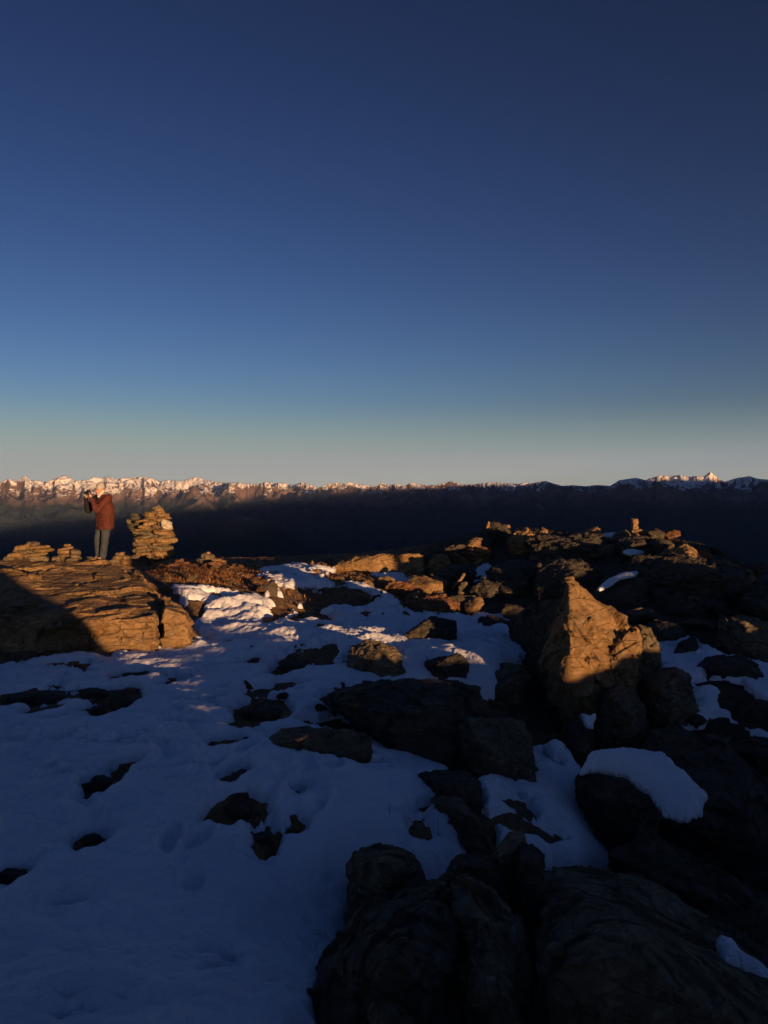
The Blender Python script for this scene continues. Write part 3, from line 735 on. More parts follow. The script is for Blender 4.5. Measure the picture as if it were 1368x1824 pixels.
R('dark rock with a lit brown edge left of the pyramid', [(868,1188),(900,1180),(928,1186),(946,1208),(938,1250),(900,1280),(852,1262),(850,1226)], T=.9, d=6.9, mat='rock')
R('square dark boulder between the big slab and the pyramid', [(812,1308),(830,1282),(900,1277),(938,1288),(958,1392),(914,1406),(866,1392),(830,1362)], T=.9, d=5.0, mat='rock', res=90, rough=.8)
R('big dark tilted slab bordered by snow in the centre', [(566,1244),(600,1224),(690,1211),(800,1210),(852,1224),(866,1270),(840,1340),(800,1352),(740,1324),(650,1276)], T=1.0, mat='dark', res=110, lean=.7, fr=[(640,1262,0),(760,1270,.0)])
R('dark humped boulder in the snow left of centre', [(618,1176),(624,1152),(650,1142),(680,1142),(712,1160),(722,1200),(690,1208),(640,1190)], T=.7, mat='rock', res=70)
R('dark boulder in the snow with a flat sloping top, right of the humped one', [(755,1178),(790,1172),(820,1164),(836,1184),(832,1204),(800,1212),(762,1208)], T=.6, mat='dark')
R('dark wedge of rock standing in a hollow of the snow field', [(710,1136),(740,1128),(768,1098),(778,1104),(812,1106),(814,1122),(780,1136),(714,1146)], T=.6, mat='dark')
R('flat dark rocks showing through the snow in the centre', [(470,1322),(500,1300),(545,1296),(578,1302),(582,1330),(560,1346),(520,1346)], T=.6, mat='rock', sink=.1,
  more=[dict(poly=[(576,1300),(620,1300),(652,1310),(662,1322),(648,1338),(560,1344),(570,1320)], T=.5, sink=.1)])
R('thin dark rib of rock along the lower edge of the snow below the big slab', [(662,1302),(700,1306),(760,1335),(758,1342),(700,1322)], T=.3, mat='dark', sink=.05, lean=1)
R('dark rock at the tip of the central snow field', [(742,1378),(780,1372),(830,1374),(856,1392),(858,1432),(824,1440),(782,1424)], T=.6, mat='dark')
R('long dark rock running down from the tip of the snow field', [(768,1424),(800,1410),(832,1440),(870,1500),(882,1520),(850,1512),(800,1460)], T=.5, mat='rock')
R('black boulder under the snow cushion', [(1026,1386),(1048,1366),(1100,1372),(1150,1398),(1174,1440),(1140,1468),(1100,1474),(1060,1430),(1030,1412)], T=.8, d=4.7, mat='dark', res=80)
R('huge dark boulder carrying the snow cushion on the right', [(1130,1340),(1160,1302),(1215,1292),(1284,1312),(1340,1356),(1420,1420),(1450,1640),(1300,1640),(1190,1560),(1120,1470)], T=1.8, d=4.9, mat='dark', res=130, strata=1.3, lean=.6, sink=.6)
R('dark rock at the right edge below the snow field', [(1290,1330),(1340,1312),(1420,1320),(1430,1380),(1350,1380)], T=1, d=5.8, mat='dark')

# --- foreground
R('dark craggy rock in the lower middle with snow curling round it', [(618,1540),(640,1512),(690,1504),(735,1524),(755,1556),(740,1600),(690,1620),(636,1606),(622,1580)], T=.5, d=3.15, mat='rock', res=90)
R('upright square-topped stone in the lower middle', [(878,1530),(886,1508),(906,1482),(934,1480),(938,1500),(920,1530),(900,1560),(882,1560)], T=.3, d=3.2, mat='rock', sink=.1, rough=.6)
R('round dark stone right of the upright stone', [(918,1532),(928,1508),(948,1504),(970,1524),(968,1558),(920,1566)], T=.35, d=3.1, mat='dark', sink=.2)
R('low dark stone left of the upright stone', [(796,1550),(812,1526),(860,1520),(892,1534),(890,1572),(820,1580)], T=.4, d=3.1, mat='dark', sink=.2)
R('dark foreground crag left of the split in the rock', [(566,1712),(600,1680),(650,1625),(720,1590),(800,1562),(830,1600),(845,1700),(830,1900),(560,1900),(580,1760)], T=1.0, d=2.35, mat='dark', res=130, strata=1.2, rough=1.3, lean=.6, sink=.5)
R('lichen-streaked foreground rock in the lower middle', [(796,1566),(830,1560),(880,1590),(925,1640),(945,1720),(940,1900),(820,1900),(810,1700)], T=.9, d=2.45, mat='rock', res=130, strata=1.2, rough=1.3, lean=.5, sink=.5)
R('huge smooth dark boulder filling the lower right corner', [(938,1640),(960,1560),(985,1543),(1060,1550),(1130,1566),(1185,1592),(1280,1656),(1420,1760),(1500,1950),(930,1950),(936,1760)], T=1.6, d=2.5, fr=[(1100,1700,-.12),(1000,1720,-.08)], mat='rock', res=170, strata=1.1, lean=.7, sink=.6, rough=.85)
R('angular dark stone in the bottom of the foreground crag', [(655,1792),(680,1762),(712,1780),(738,1812),(730,1850),(670,1850)], T=.25, d=2.2, mat='rock', sink=.2)
R('dark rock wall in the cleft behind the lower right boulder', [(1080,1520),(1140,1480),(1240,1540),(1340,1600),(1440,1640),(1440,1760),(1300,1700),(1180,1620)], T=1, d=3.9, mat='dark', res=90, sink=.8)
R('snow-dusted dark rock behind the corner of the lower right boulder', [(1230,1650),(1270,1640),(1330,1680),(1420,1720),(1440,1800),(1340,1780),(1270,1720)], T=.7, d=3.1, mat='dark', sink=.6)

# --- stones showing through the snow on the left field
LS = [(180,1389,21,9,'dark oval stone in the left snow field, fourth row up from the bottom'),(164,1491,19,10,'dark angular stone in the left snow field below the oval one'),(22,1556,26,10,'dark stone at the left edge of the snow in the foreground'),
 (424,1436,26,10,'pointed dark stone in the snow below the flat central rocks'),(472,1488,18,9,'small dark stone with a pale end in the snow right of the footprints'),(470,1264,32,16,'flat dark stone in a bare patch of snow left of the big slab'),
 (213,1248,22,17,'dark cross-shaped rock in the snow below the left outcrop'),(58,1240,52,7,'long dark rib of rock at the left edge below the outcrop'),(166,1231,30,7,'low dark rib in the snow between the left edge and the cross-shaped rock'),
 (174,1261,16,5,'flat stone lying against the cross-shaped rock'),(520,1182,24,9,'low dark stone in the snow above the two round holes'),(236,1200,19,5,'thin dark stone in the snow just under the left outcrop'),(307,1215,13,4,'sliver of dark stone in the snow right of the cross-shaped rock')]
for (a, b, w, h, lab) in LS:
    rr = random.Random(int(a * 7 + b))
    pl = [(a + w * math.cos(t) * rr.uniform(.8, 1.1), b + 1 - h * math.sin(t) * rr.uniform(.75, 1.1)) for t in [k * math.pi / 4.5 for k in range(9)]]
    R(lab, pl, T=None, mat='dark', name='stone', cat='stone', sink=.05, res=24, lean=1.0)

# scattered loose stones and rubble: four stones, copied
def rubble():
    protos = []
    for k in range(6):
        rr = random.Random(k + 50)
        pts = []
        for i in range(16):
            t = rr.uniform(0, 2 * math.pi); z = rr.uniform(-1, 1); q = math.sqrt(1 - z * z)
            pts.append(np.array([math.cos(t) * q * rr.uniform(.8, 1.1), math.sin(t) * q * rr.uniform(.6, .9), z * rr.uniform(.35, .6)]) * 0.5)
        mt = ['rock', 'gold', 'dark', 'red', 'dark', 'dark'][k]
        protos.append(solid('loose_stone', [pts], MAT[mt], 0.045, rock_disp(1.0, 900 + k, 1.0), loc=(0, 0, 0)))
    used = [False] * 6
    def put(px, py, size, k, label, group, cat='stone', nm='loose_stone'):
        x, y, g = gpt(px, py)
        if not used[k]: o = protos[k]; used[k] = True
        else: o = protos[k].copy(); link(o)
        o.name = nm
        rr = random.Random(int(px * 13 + py * 7))
        o.location = (x, y, g + size * .05); o.scale = (size, size * rr.uniform(.7, 1.1), size * rr.uniform(.6, 1.1))
        o.rotation_euler = (rr.uniform(-.4, .4), rr.uniform(-.4, .4), rr.uniform(0, 6.3))
        tag(o, label, cat, group)
    rr = random.Random(77)
    MARKS = [(1133,940,'the upright cairn of the ridge'),(1226,990,'the big golden ridge boulder'),(932,964,'the knotted golden boulder'),(883,945,'the highest dark rock'),(1056,945,'the golden skyline rocks'),
             (1115,1060,'the snow-capped boulder'),(1014,1060,'the tip of the pyramid rock'),(1330,1110,'the sun-topped boulder'),(1337,1036,'the golden end knob'),(915,1045,'the dark boulder under the knotted one'),(990,992,'the low golden slab'),
             (1235,1030,'the broad dark ledge'),(1230,1090,'the broad dark rock face'),(740,1040,'the square-cut block'),(655,1006,'the long golden ledge'),(842,1074,'the bright blunt block'),(790,1005,'the notched boulder'),(815,1035,'the leaning rock blade'),
             (360,1015,'the brown hummock'),(410,1018,'the tilted golden slab'),(556,1003,'the small pointed stone'),(580,1010,'the low brown mound'),(476,1045,'the dark wedge below the hummock'),(270,1000,'the tall cairn'),(690,1038,'the rounded golden rock'),
             (885,1342,'the square dark boulder'),(565,1320,'the flat dark snowfield rocks'),(668,1175,'the humped dark boulder'),(470,1264,'the flat bare-patch stone'),(520,1182,'the low dark snowfield stone'),(213,1248,'the cross-shaped rock'),(423,1436,'the pointed dark stone'),(700,1255,'the big dark slab'),(1195,1240,'the large lichened boulder'),(1100,1420,'the snow cushion'),(1036,1315,'the narrow upright stone'),(1100,1270,'the lichened boulder'),(1240,1420,'the huge right-hand boulder')]
    def lab(px, py, size, k, what):
        m = min(MARKS, key=lambda q: (q[0] - px) ** 2 + 4 * (q[1] - py) ** 2)
        dx, dy = px - m[0], py - m[1]
        side = ('right of ' if dx > 0 else 'left of ') if abs(dx) > 2.2 * abs(dy) else (('in front of ' if dy > 0 else 'behind ') if abs(dx) < .8 * abs(dy) else (('to the right in front of ' if dx > 0 else 'to the left in front of ') if dy > 0 else ('behind and right of ' if dx > 0 else 'behind and left of ')))
        near = '' if math.hypot(dx, dy) < 28 else 'some way '
        big = 'tiny' if size < .1 else 'small' if size < .22 else 'middle-sized' if size < .42 else 'larger'
        col = ['grey-brown', 'golden', 'dark', 'russet', 'blackish', 'dark flat'][k]
        t = f'{big} {col} {what} {near}{side}{m[2]}'
        return t if len(t.replace('-', ' ').split()) <= 16 else t.replace('some way ', '')
    seen = set()
    def many(n, xr, yr, sr, ks, what, group, cat, nm, skip=None):
        for i in range(n):
            px = rr.uniform(*xr); py = rr.uniform(*yr)
            if skip and skip(px, py): continue
            k = rr.choice(ks); size = rr.uniform(*sr)
            t = lab(px, py, size, k, what)
            if t in seen: continue
            seen.add(t)
            put(px, py, size, k, t, group, cat, nm)
    many(46, (870, 1360), (1000, 1120), (.25, .7), [2, 4, 5, 0], 'rock', 'rocks in the jumble below the ridge', 'rock', 'rock')
    many(30, (900, 1300), (952, 1000), (.18, .55), [2, 4, 0, 3, 5], 'rock', 'small rocks on the ridge', 'rock', 'rock')
    many(20, (960, 1250), (1250, 1560), (.15, .4), [2, 4, 5], 'rock', 'rocks wedged between the right-hand boulders', 'rock', 'rock', lambda px, py: 930 < px < 1120 and 1350 < py)
    many(34, (290, 640), (1004, 1056), (.06, .2), [1, 3, 0], 'stone', 'small stones on the thawed ground of the crest', 'stone', 'loose_stone')
    many(34, (370, 640), (1150, 1345), (.05, .16), [2, 4, 5], 'stone', 'small dark stones showing through the snow', 'stone', 'loose_stone')
    many(10, (60, 560), (1350, 1560), (.03, .09), [2, 4, 5], 'stone', 'small dark stones showing through the snow', 'stone', 'loose_stone')
    many(22, (640, 860), (1030, 1100), (.08, .28), [1, 3, 0, 2], 'stone', 'small stones among the blocks of the middle', 'stone', 'loose_stone')
    for k in range(6):
        if not used[k]: bpy.data.objects.remove(protos[k])
rubble()

def shadow_pillar(u, wid, top, label):  # unseen stone added behind the camera to throw a narrow shadow band
    base = np.array([*xy_uw(u, -3.0), 0.0]); pts = []
    for z, q in ((-.3, 1.3), (.5, 1.15), (1.1, 1.0), (top - .25, 1.0), (top - 2 * TE, .6)):
        for a in range(6):
            t = a * math.pi / 3
            x, y = xy_uw(u + math.cos(t) * wid / 2 * q, -3.0 + math.sin(t) * .2)
            pts.append((x, y, z))
    o = solid('shadow_stone', [pts], MAT['dark'], 0.03, rock_disp(.4, int(u * 10) + 5, 1.0))
    tag(o, label, 'standing stone')
shadow_pillar(2.64, .26, 1.5, 'dark unseen stone added on the rib behind the viewpoint to cast a shadow band')
shadow_pillar(7.88, .16, 1.3, 'shorter unseen stone added farther right on the rib to cast a shadow band')

# --- snow lying on boulders
def cushion(label, pts, thick=0.10, soft=0.09, seed=1, n=70):
    """pts: (px, py, z) outline of the snow; height follows the plane through them, rounded at the rim"""
    W = np.array([(*pz(a, b, z), z) for a, b, z in pts])
    A = np.c_[W[:, :2], np.ones(len(W))]
    co = np.linalg.lstsq(A, W[:, 2], rcond=None)[0]
    c = W[:, :2].mean(0)
    x = np.linspace(W[:, 0].min(), W[:, 0].max(), n); y = np.linspace(W[:, 1].min(), W[:, 1].max(), n)
    X, Y = np.meshgrid(x, y); xx = X.ravel(); yy = Y.ravel()
    # inverse-distance blend of the outline heights
    d2 = (xx[:, None] - W[None, :, 0]) ** 2 + (yy[:, None] - W[None, :, 1]) ** 2 + 1e-3
    zb = 0.5 * ((1 / d2) @ W[:, 2] / (1 / d2).sum(1)) + 0.5 * (np.c_[xx, yy, np.ones(len(xx))] @ co)
    sd = poly_sd(xx, yy, W[:, :2].tolist()) + 0.08 * fbm(xyz(xx / .30, yy / .30, seed), 6, seed, gain=.68) - 0.005
    top = zb + thick * np.sqrt(np.clip(1 - (1 - np.clip(sd / soft, 0, 1)) ** 2, 0, 1)) - 0.5 * thick + 0.03 * fbm(xyz(xx / .3, yy / .3, seed), 5, seed + 4)
    bot = zb - thick * (0.5 + 0.6 * np.clip(sd / soft, 0, 1))
    Fg = grid_faces(n, n); k = (sd.reshape(-1)[Fg] > 0).all(1); Fg = Fg[k]
    N = len(xx)
    V = np.concatenate([np.stack([xx, yy, top], 1), np.stack([xx, yy, bot], 1)])
    fs = [Fg, Fg[:, ::-1] + N]
    # rim walls
    E = {}
    for f in Fg:
        for i in range(4):
            a, b = int(f[i]), int(f[(i + 1) % 4])
            if (b, a) in E: del E[(b, a)]
            else: E[(a, b)] = 1
    rim = np.array([(b, a, a + N, b + N) for a, b in E]) if E else np.zeros((0, 4), int)
    fa = np.concatenate(fs + [rim]); ids = np.unique(fa); mp = np.full(2 * N, -1); mp[ids] = np.arange(len(ids))
    V = V[ids]; cc = np.array([c[0], c[1], V[:, 2].min()])
    o = mesh_np('snow_patch', V - cc, mp[fa], MAT['snow']); o.location = cc
    return tag(o, label, 'snow patch')
cushion('thick smooth snow cushion draped over the huge dark boulder on the right', [(1030,1368,.02),(1048,1338,.06),(1110,1326,.10),(1186,1332,.12),(1230,1372,.06),(1262,1412,0),(1256,1444,-.04),(1215,1456,-.06),(1180,1440,-.04),(1150,1400,.0),(1110,1376,.02),(1060,1366,.02)], thick=.085, soft=.13, seed=3, n=130)
cushion('curved strip of snow capping the large dark rounded boulder', [(1064,1048,.30),(1076,1034,.36),(1100,1021,.42),(1140,1016,.44),(1132,1024,.42),(1108,1030,.38),(1084,1044,.32),(1068,1052,.28)], thick=.045, soft=.10, seed=5, n=70)
cushion('small bright snow tongue at the right edge under the golden knob', [(1322,1050,.12),(1350,1046,.14),(1336,1062,.06)], thick=.08, soft=.06, seed=6, n=30)
cushion('streak of snow on the slope of the lower right boulder', [(1268,1662,-.08),(1300,1668,-.10),(1340,1700,-.14),(1376,1732,-.2),(1372,1754,-.22),(1330,1730,-.16),(1290,1706,-.12)], thick=.07, soft=.05, seed=7, n=50)
cushion('round pad of snow in the hollow left of the narrow upright stone', [(966,1330,-.22),(984,1318,-.2),(1008,1324,-.2),(1010,1346,-.24),(985,1352,-.26)], thick=.08, soft=.07, seed=8, n=30)
cushion('thin line of snow under the angular block on the ridge', [(1108,982,.50),(1124,977,.52),(1150,984,.50),(1120,987,.48)], thick=.05, soft=.05, seed=9, n=24)
cushion('sliver of snow between the boulders in front of the pyramid', [(1030,1270,-.05),(1064,1268,-.05),(1058,1300,-.15),(1046,1290,-.1)], thick=.05, soft=.05, seed=11, n=24)

# ------------------------------------------------------------------ cairns of stacked flat stones
def slab_stone(name, c, wx, wy, h, yaw, mat, seed, parent, tx=0.0, vox=.013, rough=1.3):
    rr = random.Random(seed); pts = []
    ca, sa = math.cos(yaw), math.sin(yaw)
    n = 9; ph = rr.uniform(0, 6)
    rad = [rr.uniform(.78, 1.08) for _ in range(n)]
    for lv, sc in ((-.5, .86), (-.15, 1.0), (.2, .98), (.5, .82)):
        for k in range(n):
            t = 2 * math.pi * k / n + ph
            ex = math.copysign(abs(math.cos(t)) ** .75, math.cos(t)) * wx / 2 * rad[k] * sc
            ey = math.copysign(abs(math.sin(t)) ** .75, math.sin(t)) * wy / 2 * rad[k] * sc
            z = lv * h * rr.uniform(.85, 1.1) + tx * ex
            pts.append((c[0] + ex * ca - ey * sa, c[1] + ex * sa + ey * ca, c[2] + z))
    s = math.sqrt(wx * h)
    return solid(name, [pts], MAT[mat], min(vox, h / 4), rock_disp(s, seed, rough, 2.0), parent=parent)
def cairn(label, d, rows, seed, depth=.8, mats=('gold', 'gold', 'rock'), name='cairn', quartz=None):
    rr = random.Random(seed)
    yb = max(r[1] for r in rows); xm = sum((r[2] + r[3]) / 2 for r in rows) / len(rows)
    e = empty(name, Vector(at(xm, yb, d))); tag(e, label, 'cairn')
    k = F / d
    for i, (yt, y2, xl, xr) in enumerate(rows):
        w = (xr - xl) / k; h = (y2 - yt) / k * 1.12
        n = 1 if w < .30 else 2
        zc = at(0, (yt + y2) / 2, d)[2]
        dep = min(max(w * depth, .10), .62)
        cuts = [0, 1] if n == 1 else [0, rr.uniform(.38, .62), 1]
        for j in range(n):
            a, b = cuts[j] - (.03 if j else 0), cuts[j + 1] + (.03 if j < n - 1 else 0)
            px = xl + (xr - xl) * (a + b) / 2
            x = (px - 684) / F * d + rr.uniform(-.025, .025)
            slab_stone('stone', (x, d + rr.uniform(-.04, .04), zc + rr.uniform(-.006, .006)), w * (b - a) * rr.uniform(.88, 1.12), dep * rr.uniform(.8, 1.15), h * rr.uniform(.5, 1.2), rr.uniform(-.5, .5), rr.choice(mats), seed * 100 + i * 5 + j, e, rr.uniform(-.22, .18))
        if w > .45:   # core stones behind, so that nothing shows through
            slab_stone('stone', ((xl + xr) / 2 / F * d - 684 / F * d, d + .12, zc), w * .7, dep * .8, h, rr.uniform(-.5, .5), 'rock', seed * 100 + i * 5 + 3, e)
    if quartz:
        q = slab_stone('stone', at(quartz[0], quartz[1], d - .2), quartz[2] / k, .16, quartz[3] / k, .2, 'quartz', seed + 3, e, -.25, rough=1.2)
        q['label'] = 'pale white quartz stone'
    return e
cairn('tall cairn of many flat stones with one white stone near its top, beside the person', 17.0, [
 (899,904,280,287),(902,907,272,291),(906,911,273,290),(910,916,268,294),(914,921,258,303),(920,926,257,303),(925,930,243,300),(929,936,256,303),(935,942,248,302),(941,947,236,310),
 (946,953,238,311),(952,959,234,312),(958,965,240,312),(964,971,236,308),(970,977,240,306),(976,983,238,305),(982,989,242,306),(988,996,238,307),(995,1008,234,312)], 7, quartz=(296, 934, 21, 15))
cairn('ragged dark pile of stones leaning against the left side of the tall cairn', 17.3, [
 (914,921,233,248),(920,927,228,251),(926,933,226,252),(932,939,226,254),(938,945,230,256),(944,952,236,256),(951,960,237,256),(959,968,238,256),(967,978,236,256),(977,990,238,256),(989,1006,236,258)], 9, mats=('dark', 'rock'))
cairn('low broad stack of slabs at the far left on the big golden outcrop', 11.6, [
 (966,973,44,72),(970,978,30,82),(977,985,26,86),(984,991,22,86),(990,998,12,84)], 11)
cairn('small stack of slabs on the outcrop, between the broad stack and the person', 11.7, [
 (969,975,112,127),(974,981,106,136),(980,987,104,142),(986,993,98,146),(992,1000,94,142)], 13)
cairn('thin flat slabs lying on the outcrop just left of the boots of the person', 11.8, [(991,996,150,172),(995,1001,146,178)], 15)
cairn('low pile of slabs on the outcrop between the person and the tall cairn', 11.6, [(985,992,203,222),(990,998,198,236),(996,1006,194,238),(1003,1012,200,230)], 17)
cairn('little heap of stones with a leaning slab right of the tall cairn', 14.8, [(984,990,365,374),(988,995,360,384),(994,1001,354,394),(999,1008,350,400)], 19)
cairn('small cairn with one upright block on the skyline of the right-hand ridge', 16.2, [(926,944,1126,1141),(943,948,1124,1144),(947,952,1122,1150),(951,957,1124,1154)], 21, mats=('gold', 'rock'))

# ------------------------------------------------------------------ person taking a picture
def capsule(p1, r1, p2, r2, sx=1.0):
    pts = []
    for p, r in ((p1, r1), (p2, r2)):
        for i in range(5):
            ph = math.pi * (i / 4 - .5)
            for k in range(8):
                t = 2 * math.pi * k / 8
                pts.append((p[0] + r * math.cos(ph) * math.cos(t) * sx, p[1] + r * math.cos(ph) * math.sin(t), p[2] + r * math.sin(ph)))
    return pts
def plain(name, col, rough=.85, bump=None):
    m = NT(name); m.b.inputs['Roughness'].default_value = rough
    v = m.coords('Object', rnd=False)
    m.l(m.mix(m.ramp(m.noise(v, 9, 5, .6), [(.3, 0), (.7, 1)]), tuple(c * .75 for c in col), tuple(c * 1.2 for c in col)), m.b.inputs['Base Color'])
    if bump: m.l(m.bump(m.noise(v, bump[0], 5, .6), bump[1], .8), m.b.inputs['Normal'])
    return m.m
def person():
    base = Vector(at(182, 1000, 17.2)); base.z = float(gz(base.x, base.y)) - .02
    base.z = 1.6 - 125 / F * 17.2 + 0.0
    e = empty('person', base)
    tag(e, 'person in rust-red jacket, jeans and pale knitted hat holding a camera to the face', 'person')
    fw = Vector((-.72, -.69, 0)); lf = Vector((.69, -.72, 0))
    B = lambda *p: tuple(base + Vector(p))
    def ring(c, z, a, b, n=14, tilt=0.0):
        return [tuple(base + Vector((c[0], c[1], z)) + lf * (a * math.cos(2 * math.pi * k / n)) + fw * (b * math.sin(2 * math.pi * k / n)) + Vector((0, 0, tilt * math.sin(2 * math.pi * k / n)))) for k in range(n)]
    def mk(name, hulls, mat, vox, parent, smooth=4, wr=0.0, lab=None):
        dsp = (lambda p: wr * fbm(p * np.array([1, 1, .8]) / .09, 3, 5)) if wr else None
        o = solid(name, hulls, mat, vox, dsp, parent=parent)
        bm = bmesh.new(); bm.from_mesh(o.data)
        for _ in range(smooth): bmesh.ops.smooth_vert(bm, verts=bm.verts, factor=.5, use_axis_x=True, use_axis_y=True, use_axis_z=True)
        bm.to_mesh(o.data); bm.free(); o.data.polygons.foreach_set('use_smooth', np.ones(len(o.data.polygons), bool))
        if lab: o['label'] = lab
        return o
    skin = plain('skin', (.42, .24, .17), .6)
    jac = plain('rust_jacket_cloth', (.075, .021, .016), .8, (30, .01)); blk = plain('shade_and_eye_black', (.012, .012, .014), .8, (30, .01))  # blk holds the sleeve's painted shade, and colours the eyes
    den = plain('washed_denim', (.04, .052, .07), .9, (60, .004)); wool = plain('pale_wool', (.34, .33, .33), 1.0, (160, .004))
    lea = plain('boot_leather', (.06, .045, .03), .7); plast = plain('black_camera_body', (.01, .01, .011), .4)
    sil = plain('grey_hair', (.35, .34, .33), .8); white = plain('pale_scarf', (.55, .52, .50), .9)
    S_L = (.20, -.14, 1.38); E_L = (.0, -.31, 1.12); W_L = (-.12, -.29, 1.37)
    S_R = (-.13, .13, 1.38); E_R = (-.31, .03, 1.12); W_R = (-.30, -.12, 1.38)
    hc = Vector((-.01, -.05, 1.57))                       # centre of the skull
    # continuous body: trunk, legs, arms, hands with five fingers each, neck, head with face
    H = [capsule(B(.03, 0, .92), .13, B(.03, 0, 1.3), .14), capsule(B(.02, 0, 1.38), .07, B(.0, -.03, 1.5), .06)]
    for a, b, r1, r2 in ((S_L, E_L, .055, .045), (E_L, W_L, .045, .03), (S_R, E_R, .055, .045), (E_R, W_R, .045, .03)):
        H.append(capsule(B(*a), r1, B(*b), r2))
    for hip, kn, an in (((-.06, .07, .85), (-.11, .03, .46), (-.10, .05, .09)), ((.10, -.07, .85), (.09, -.14, .47), (.04, -.09, .09))):
        H += [capsule(B(*hip), .085, B(*kn), .055), capsule(B(*kn), .055, B(*an), .04)]
        H.append(capsule(B(*an), .04, tuple(base + Vector(an) + fw * .15 + Vector((0, 0, -.05))), .035))
    H.append([tuple(base + hc + fw * (.095 * x) + lf * (.075 * y) + Vector((0, 0, .115 * z))) for x, y, z in
              [(math.cos(t) * math.cos(p), math.sin(t) * math.cos(p), math.sin(p)) for t in [k * math.pi / 6 for k in range(12)] for p in (-1.2, -.6, 0, .6, 1.2)]])
    fz = lambda f, l, z: tuple(base + hc + fw * f + lf * l + Vector((0, 0, z)))
    H.append([fz(.05, -.05, -.03), fz(.05, .05, -.03), fz(.085, -.035, -.06), fz(.085, .035, -.06), fz(.075, -.022, -.13), fz(.075, .022, -.13), fz(.0, -.05, -.09), fz(.0, .05, -.09), fz(.04, 0, -.135)])   # jaw
    H.append([fz(.09, -.012, 0), fz(.09, .012, 0), fz(.118, 0, -.045), fz(.09, -.018, -.05), fz(.09, .018, -.05)])                       # nose
    H += [[fz(-.01, s * .072, .01), fz(.012, s * .085, .02), fz(.01, s * .08, -.035), fz(-.015, s * .086, .015), fz(-.01, s * .074, -.04)] for s in (-1, 1)]   # ears
    cb = Vector((-.205, -.215, 1.50))                      # the camera he holds
    def hand(w, side):
        w = Vector(w); tgt = cb + lf * (.055 * side) + Vector((0, 0, -.03))
        pdir = (tgt - w).normalized(); palm = w + pdir * .07
        H.append(capsule(B(*w), .028, B(*palm), .036))
        for i in range(4):
            z0 = palm + Vector((0, 0, .03 - .02 * i)) + pdir * .02
            m1 = z0 + pdir * .035 + lf * (.012 * side)
            tip = m1 + fw * (.022) - lf * (.028 * side) + Vector((0, 0, .006 - .004 * i)) * 1.0
            L = (.9, 1.0, .95, .78)[i]
            H.append(capsule(B(*z0), .010, B(*(z0 + (m1 - z0) * L)), .009)); H.append(capsule(B(*(z0 + (m1 - z0) * L)), .009, B(*(z0 + (m1 - z0) * L + (tip - m1) * L)), .008))
        th = palm - pdir * .03 + Vector((0, 0, .02)); H.append(capsule(B(*th), .012, B(*(th - fw * .03 + pdir * .03)), .010))
        H.append(capsule(B(*(th - fw * .03 + pdir * .03)), .010, B(*(th - fw * .025 + pdir * .055 - lf * .01 * side)), .009))
    hand(W_L, 1); hand(W_R, -1)
    body = mk('body', H, skin, .009, e, 2)
    # clothes
    torso = ring((.07, 0), .70, .24, .17) + ring((.07, 0), .80, .255, .18)
    torso2 = ring((.07, 0), .80, .255, .18) + ring((.07, 0), 1.10, .26, .19) + ring((.06, 0), 1.22, .255, .18)
    torso3 = ring((.06, 0), 1.22, .255, .18) + ring((.05, 0), 1.38, .22, .12) + ring((.02, -.01), 1.46, .10, .09)
    jk = mk('jacket', [torso, torso2, torso3, capsule(B(*S_L), .095, B(*E_L), .075), capsule(B(*E_L), .075, B(*W_L), .048), capsule(B(*S_R), .09, B(-.17, .10, 1.30), .085)], jac, .014, e, 2, .030)
    mk('collar', [ring((.01, -.02), 1.42, .095, .09) + ring((.01, -.025), 1.50, .078, .075)], jac, .012, jk, 2)
    mk('sleeve', [capsule(B(-.15, .11, 1.36), .095, B(*E_R), .08), capsule(B(*E_R), .08, B(*W_R), .05)], blk, .014, e, 2, .02, 'right jacket sleeve, its shade painted black')  # the arm's shade is put into the sleeve's black colour
    mk('trousers', [ring((.05, 0), .70, .17, .12) + ring((.04, 0), .88, .17, .13),
                    capsule(B(-.05, .06, .82), .10, B(-.11, .03, .46), .075), capsule(B(-.11, .03, .46), .075, B(-.10, .05, .10), .068),
                    capsule(B(.13, -.07, .82), .115, B(.11, -.14, .47), .085), capsule(B(.11, -.14, .47), .085, B(.05, -.09, .11), .075)], den, .013, e, 2, .022)
    for an in ((-.10, .05, .05), (.04, -.09, .05)):
        a = Vector(an)
        mk('boot', [capsule(B(*(a + Vector((0, 0, .06)))), .055, B(*a), .05), capsule(B(*a), .05, B(*(a + fw * .17 - Vector((0, 0, .01)))), .042)], lea, .012, e, 1)
    hat = mk('knitted_hat', [[fz(.102 * x, .09 * y, .02 + .02 + .125 * z - .018 * x) for x, y, z in
              [(math.cos(t) * math.cos(p), math.sin(t) * math.cos(p), math.sin(p)) for t in [k * math.pi / 7 for k in range(14)] for p in (-.15, .3, .7, 1.1, 1.5)]]], wool, .009, e, 1)
    mk('hat_brim', [[fz(.108 * math.cos(t), .096 * math.sin(t), zz - .02 * math.cos(t)) for t in [k * math.pi / 8 for k in range(16)] for zz in (.012, .045)]], wool, .008, hat, 0)
    mk('scarf', [capsule(fz(.03, .07, -.10), .032, fz(-.03, .085, -.03), .024), capsule(fz(.05, .03, -.15), .035, fz(.03, .07, -.10), .03)], white, .009, e, 1)
    mk('hair', [capsule(fz(-.07, -.03, -.03), .03, fz(-.07, .03, -.03), .03), capsule(fz(-.02, .075, -.02), .014, fz(-.02, .075, -.045), .012)], sil, .008, e, 1)
    for s in (-1, 1): mk('eye', [capsule(fz(.083, s * .03, -.005), .009, fz(.084, s * .032, -.005), .009)], blk, .003, e, 0)
    mk('mouth', [capsule(fz(.088, -.018, -.085), .006, fz(.088, .018, -.085), .006)], plain('lips', (.30, .12, .10)), .002, e, 0)
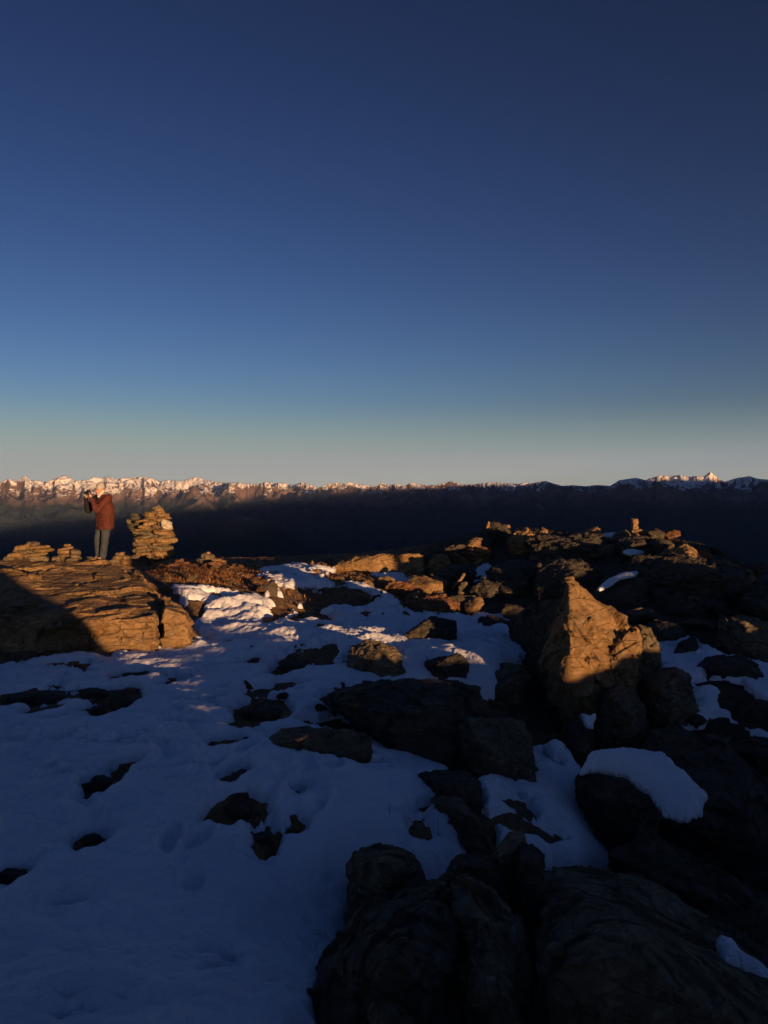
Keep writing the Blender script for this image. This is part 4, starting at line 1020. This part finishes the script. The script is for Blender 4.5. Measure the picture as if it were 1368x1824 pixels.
    # camera in the hands: a thing of its own
    ce = empty('handheld_camera', Vector(B(*cb))); tag(ce, 'black camera held up in both hands by the person in the red jacket', 'camera')
    cz = lambda f, l, z: tuple(base + cb + fw * f + lf * l + Vector((0, 0, z)))
    box = lambda f0, f1, l0, l1, z0, z1: [cz(f, l, z) for f in (f0, f1) for l in (l0, l1) for z in (z0, z1)]
    mk('camera_body', [box(-.03, .03, -.065, .065, -.045, .04), box(-.025, .03, -.025, .025, .035, .065)], plast, .006, ce, 1)
    ln = mk('lens', [[cz(f, r * math.cos(t), r * math.sin(t) - .003) for f, r in ((.03, .036), (.10, .034)) for t in [k * math.pi / 6 for k in range(12)]]], plast, .006, ce, 0)
person()

# ------------------------------------------------------------------ dry grass on the thawed ground and stalks in the snow
def grass():
    rr = np.random.RandomState(3)
    V = []; Fc = []
    n = 0
    def blade(x, y, z, h, w, a, lean):
        nonlocal n
        dx, dy = math.cos(a) * w, math.sin(a) * w
        lx, ly = lean * math.cos(a + 1.3), lean * math.sin(a + 1.3)
        V.extend([(x - dx, y - dy, z), (x + dx, y + dy, z), (x + lx + dx * .2, y + ly + dy * .2, z + h), (x + lx - dx * .2, y + ly - dy * .2, z + h)])
        Fc.append((n, n + 1, n + 2, n + 3)); n += 4
    px = rr.uniform(270, 720, 1500); py = rr.uniform(1004, 1062, 1500)
    X = []; 
    for a, b in zip(px, py):
        X.append(pz(a, b, .15))
    X = np.array(X); g = gz(X[:, 0], X[:, 1]); s = snow_amount(X[:, 0], X[:, 1])
    for (x, y), z, sa in zip(X, g, s):
        if sa > .02: continue
        for k in range(7):
            blade(x + rr.normal(0, .06), y + rr.normal(0, .06), z - .045, rr.uniform(.02, .055), rr.uniform(.002, .005), rr.uniform(0, 6.28), rr.uniform(.0, .05))
    m = plain('dry_grass', (.30, .15, .06), 1.0)
    o = mesh_np('dry_grass', V, Fc, m, smooth=False)
    tag(o, 'short rust-brown dry grass on the thawed ground along the crest', 'grass', kind='stuff')
    V.clear(); Fc.clear(); n = 0
    for (a, b) in [(690,1468),(704,1470),(718,1474),(758,1484),(780,1488),(694,1462),(722,1466),(850,1515),(858,1518),(866,1520),(846,1512),(872,1523)]:
        x, y, z = gpt(a, b)
        for k in range(2): blade(x + rr.normal(0, .01), y + rr.normal(0, .01), z - .02, rr.uniform(.06, .12), .0022, rr.uniform(0, 3), rr.uniform(0, .03))
    o = mesh_np('grass_stalks', V, Fc, m, smooth=False)
    tag(o, 'few dry grass stalks poking through the snow in the centre foreground', 'grass', kind='stuff')
grass()

# ------------------------------------------------------------------ haze
def haze():
    x0, x1, y0, y1, z0, z1 = -36000, 36000, -11500, 47500, -1800, 1900
    vs = [(x, y, z) for x in (x0, x1) for y in (y0, y1) for z in (z0, z1)]
    fs = [(0, 1, 3, 2), (4, 6, 7, 5), (0, 4, 5, 1), (2, 3, 7, 6), (0, 2, 6, 4), (1, 5, 7, 3)]
    m = bpy.data.materials.new('haze'); m.use_nodes = True; t = m.node_tree; t.nodes.clear()
    o_ = t.nodes.new('ShaderNodeOutputMaterial'); v = t.nodes.new('ShaderNodeVolumePrincipled')
    v.inputs['Color'].default_value = (0.36, 0.55, 1.0, 1)
    v.inputs['Density'].default_value = HAZE
    t.links.new(v.outputs[0], o_.inputs['Volume'])
    o = mesh_np('haze', vs, fs, m, smooth=False)
    tag(o, 'thin blue evening haze over the valley and far mountains', 'haze', kind='stuff')
HAZE = 0.65e-5
haze()
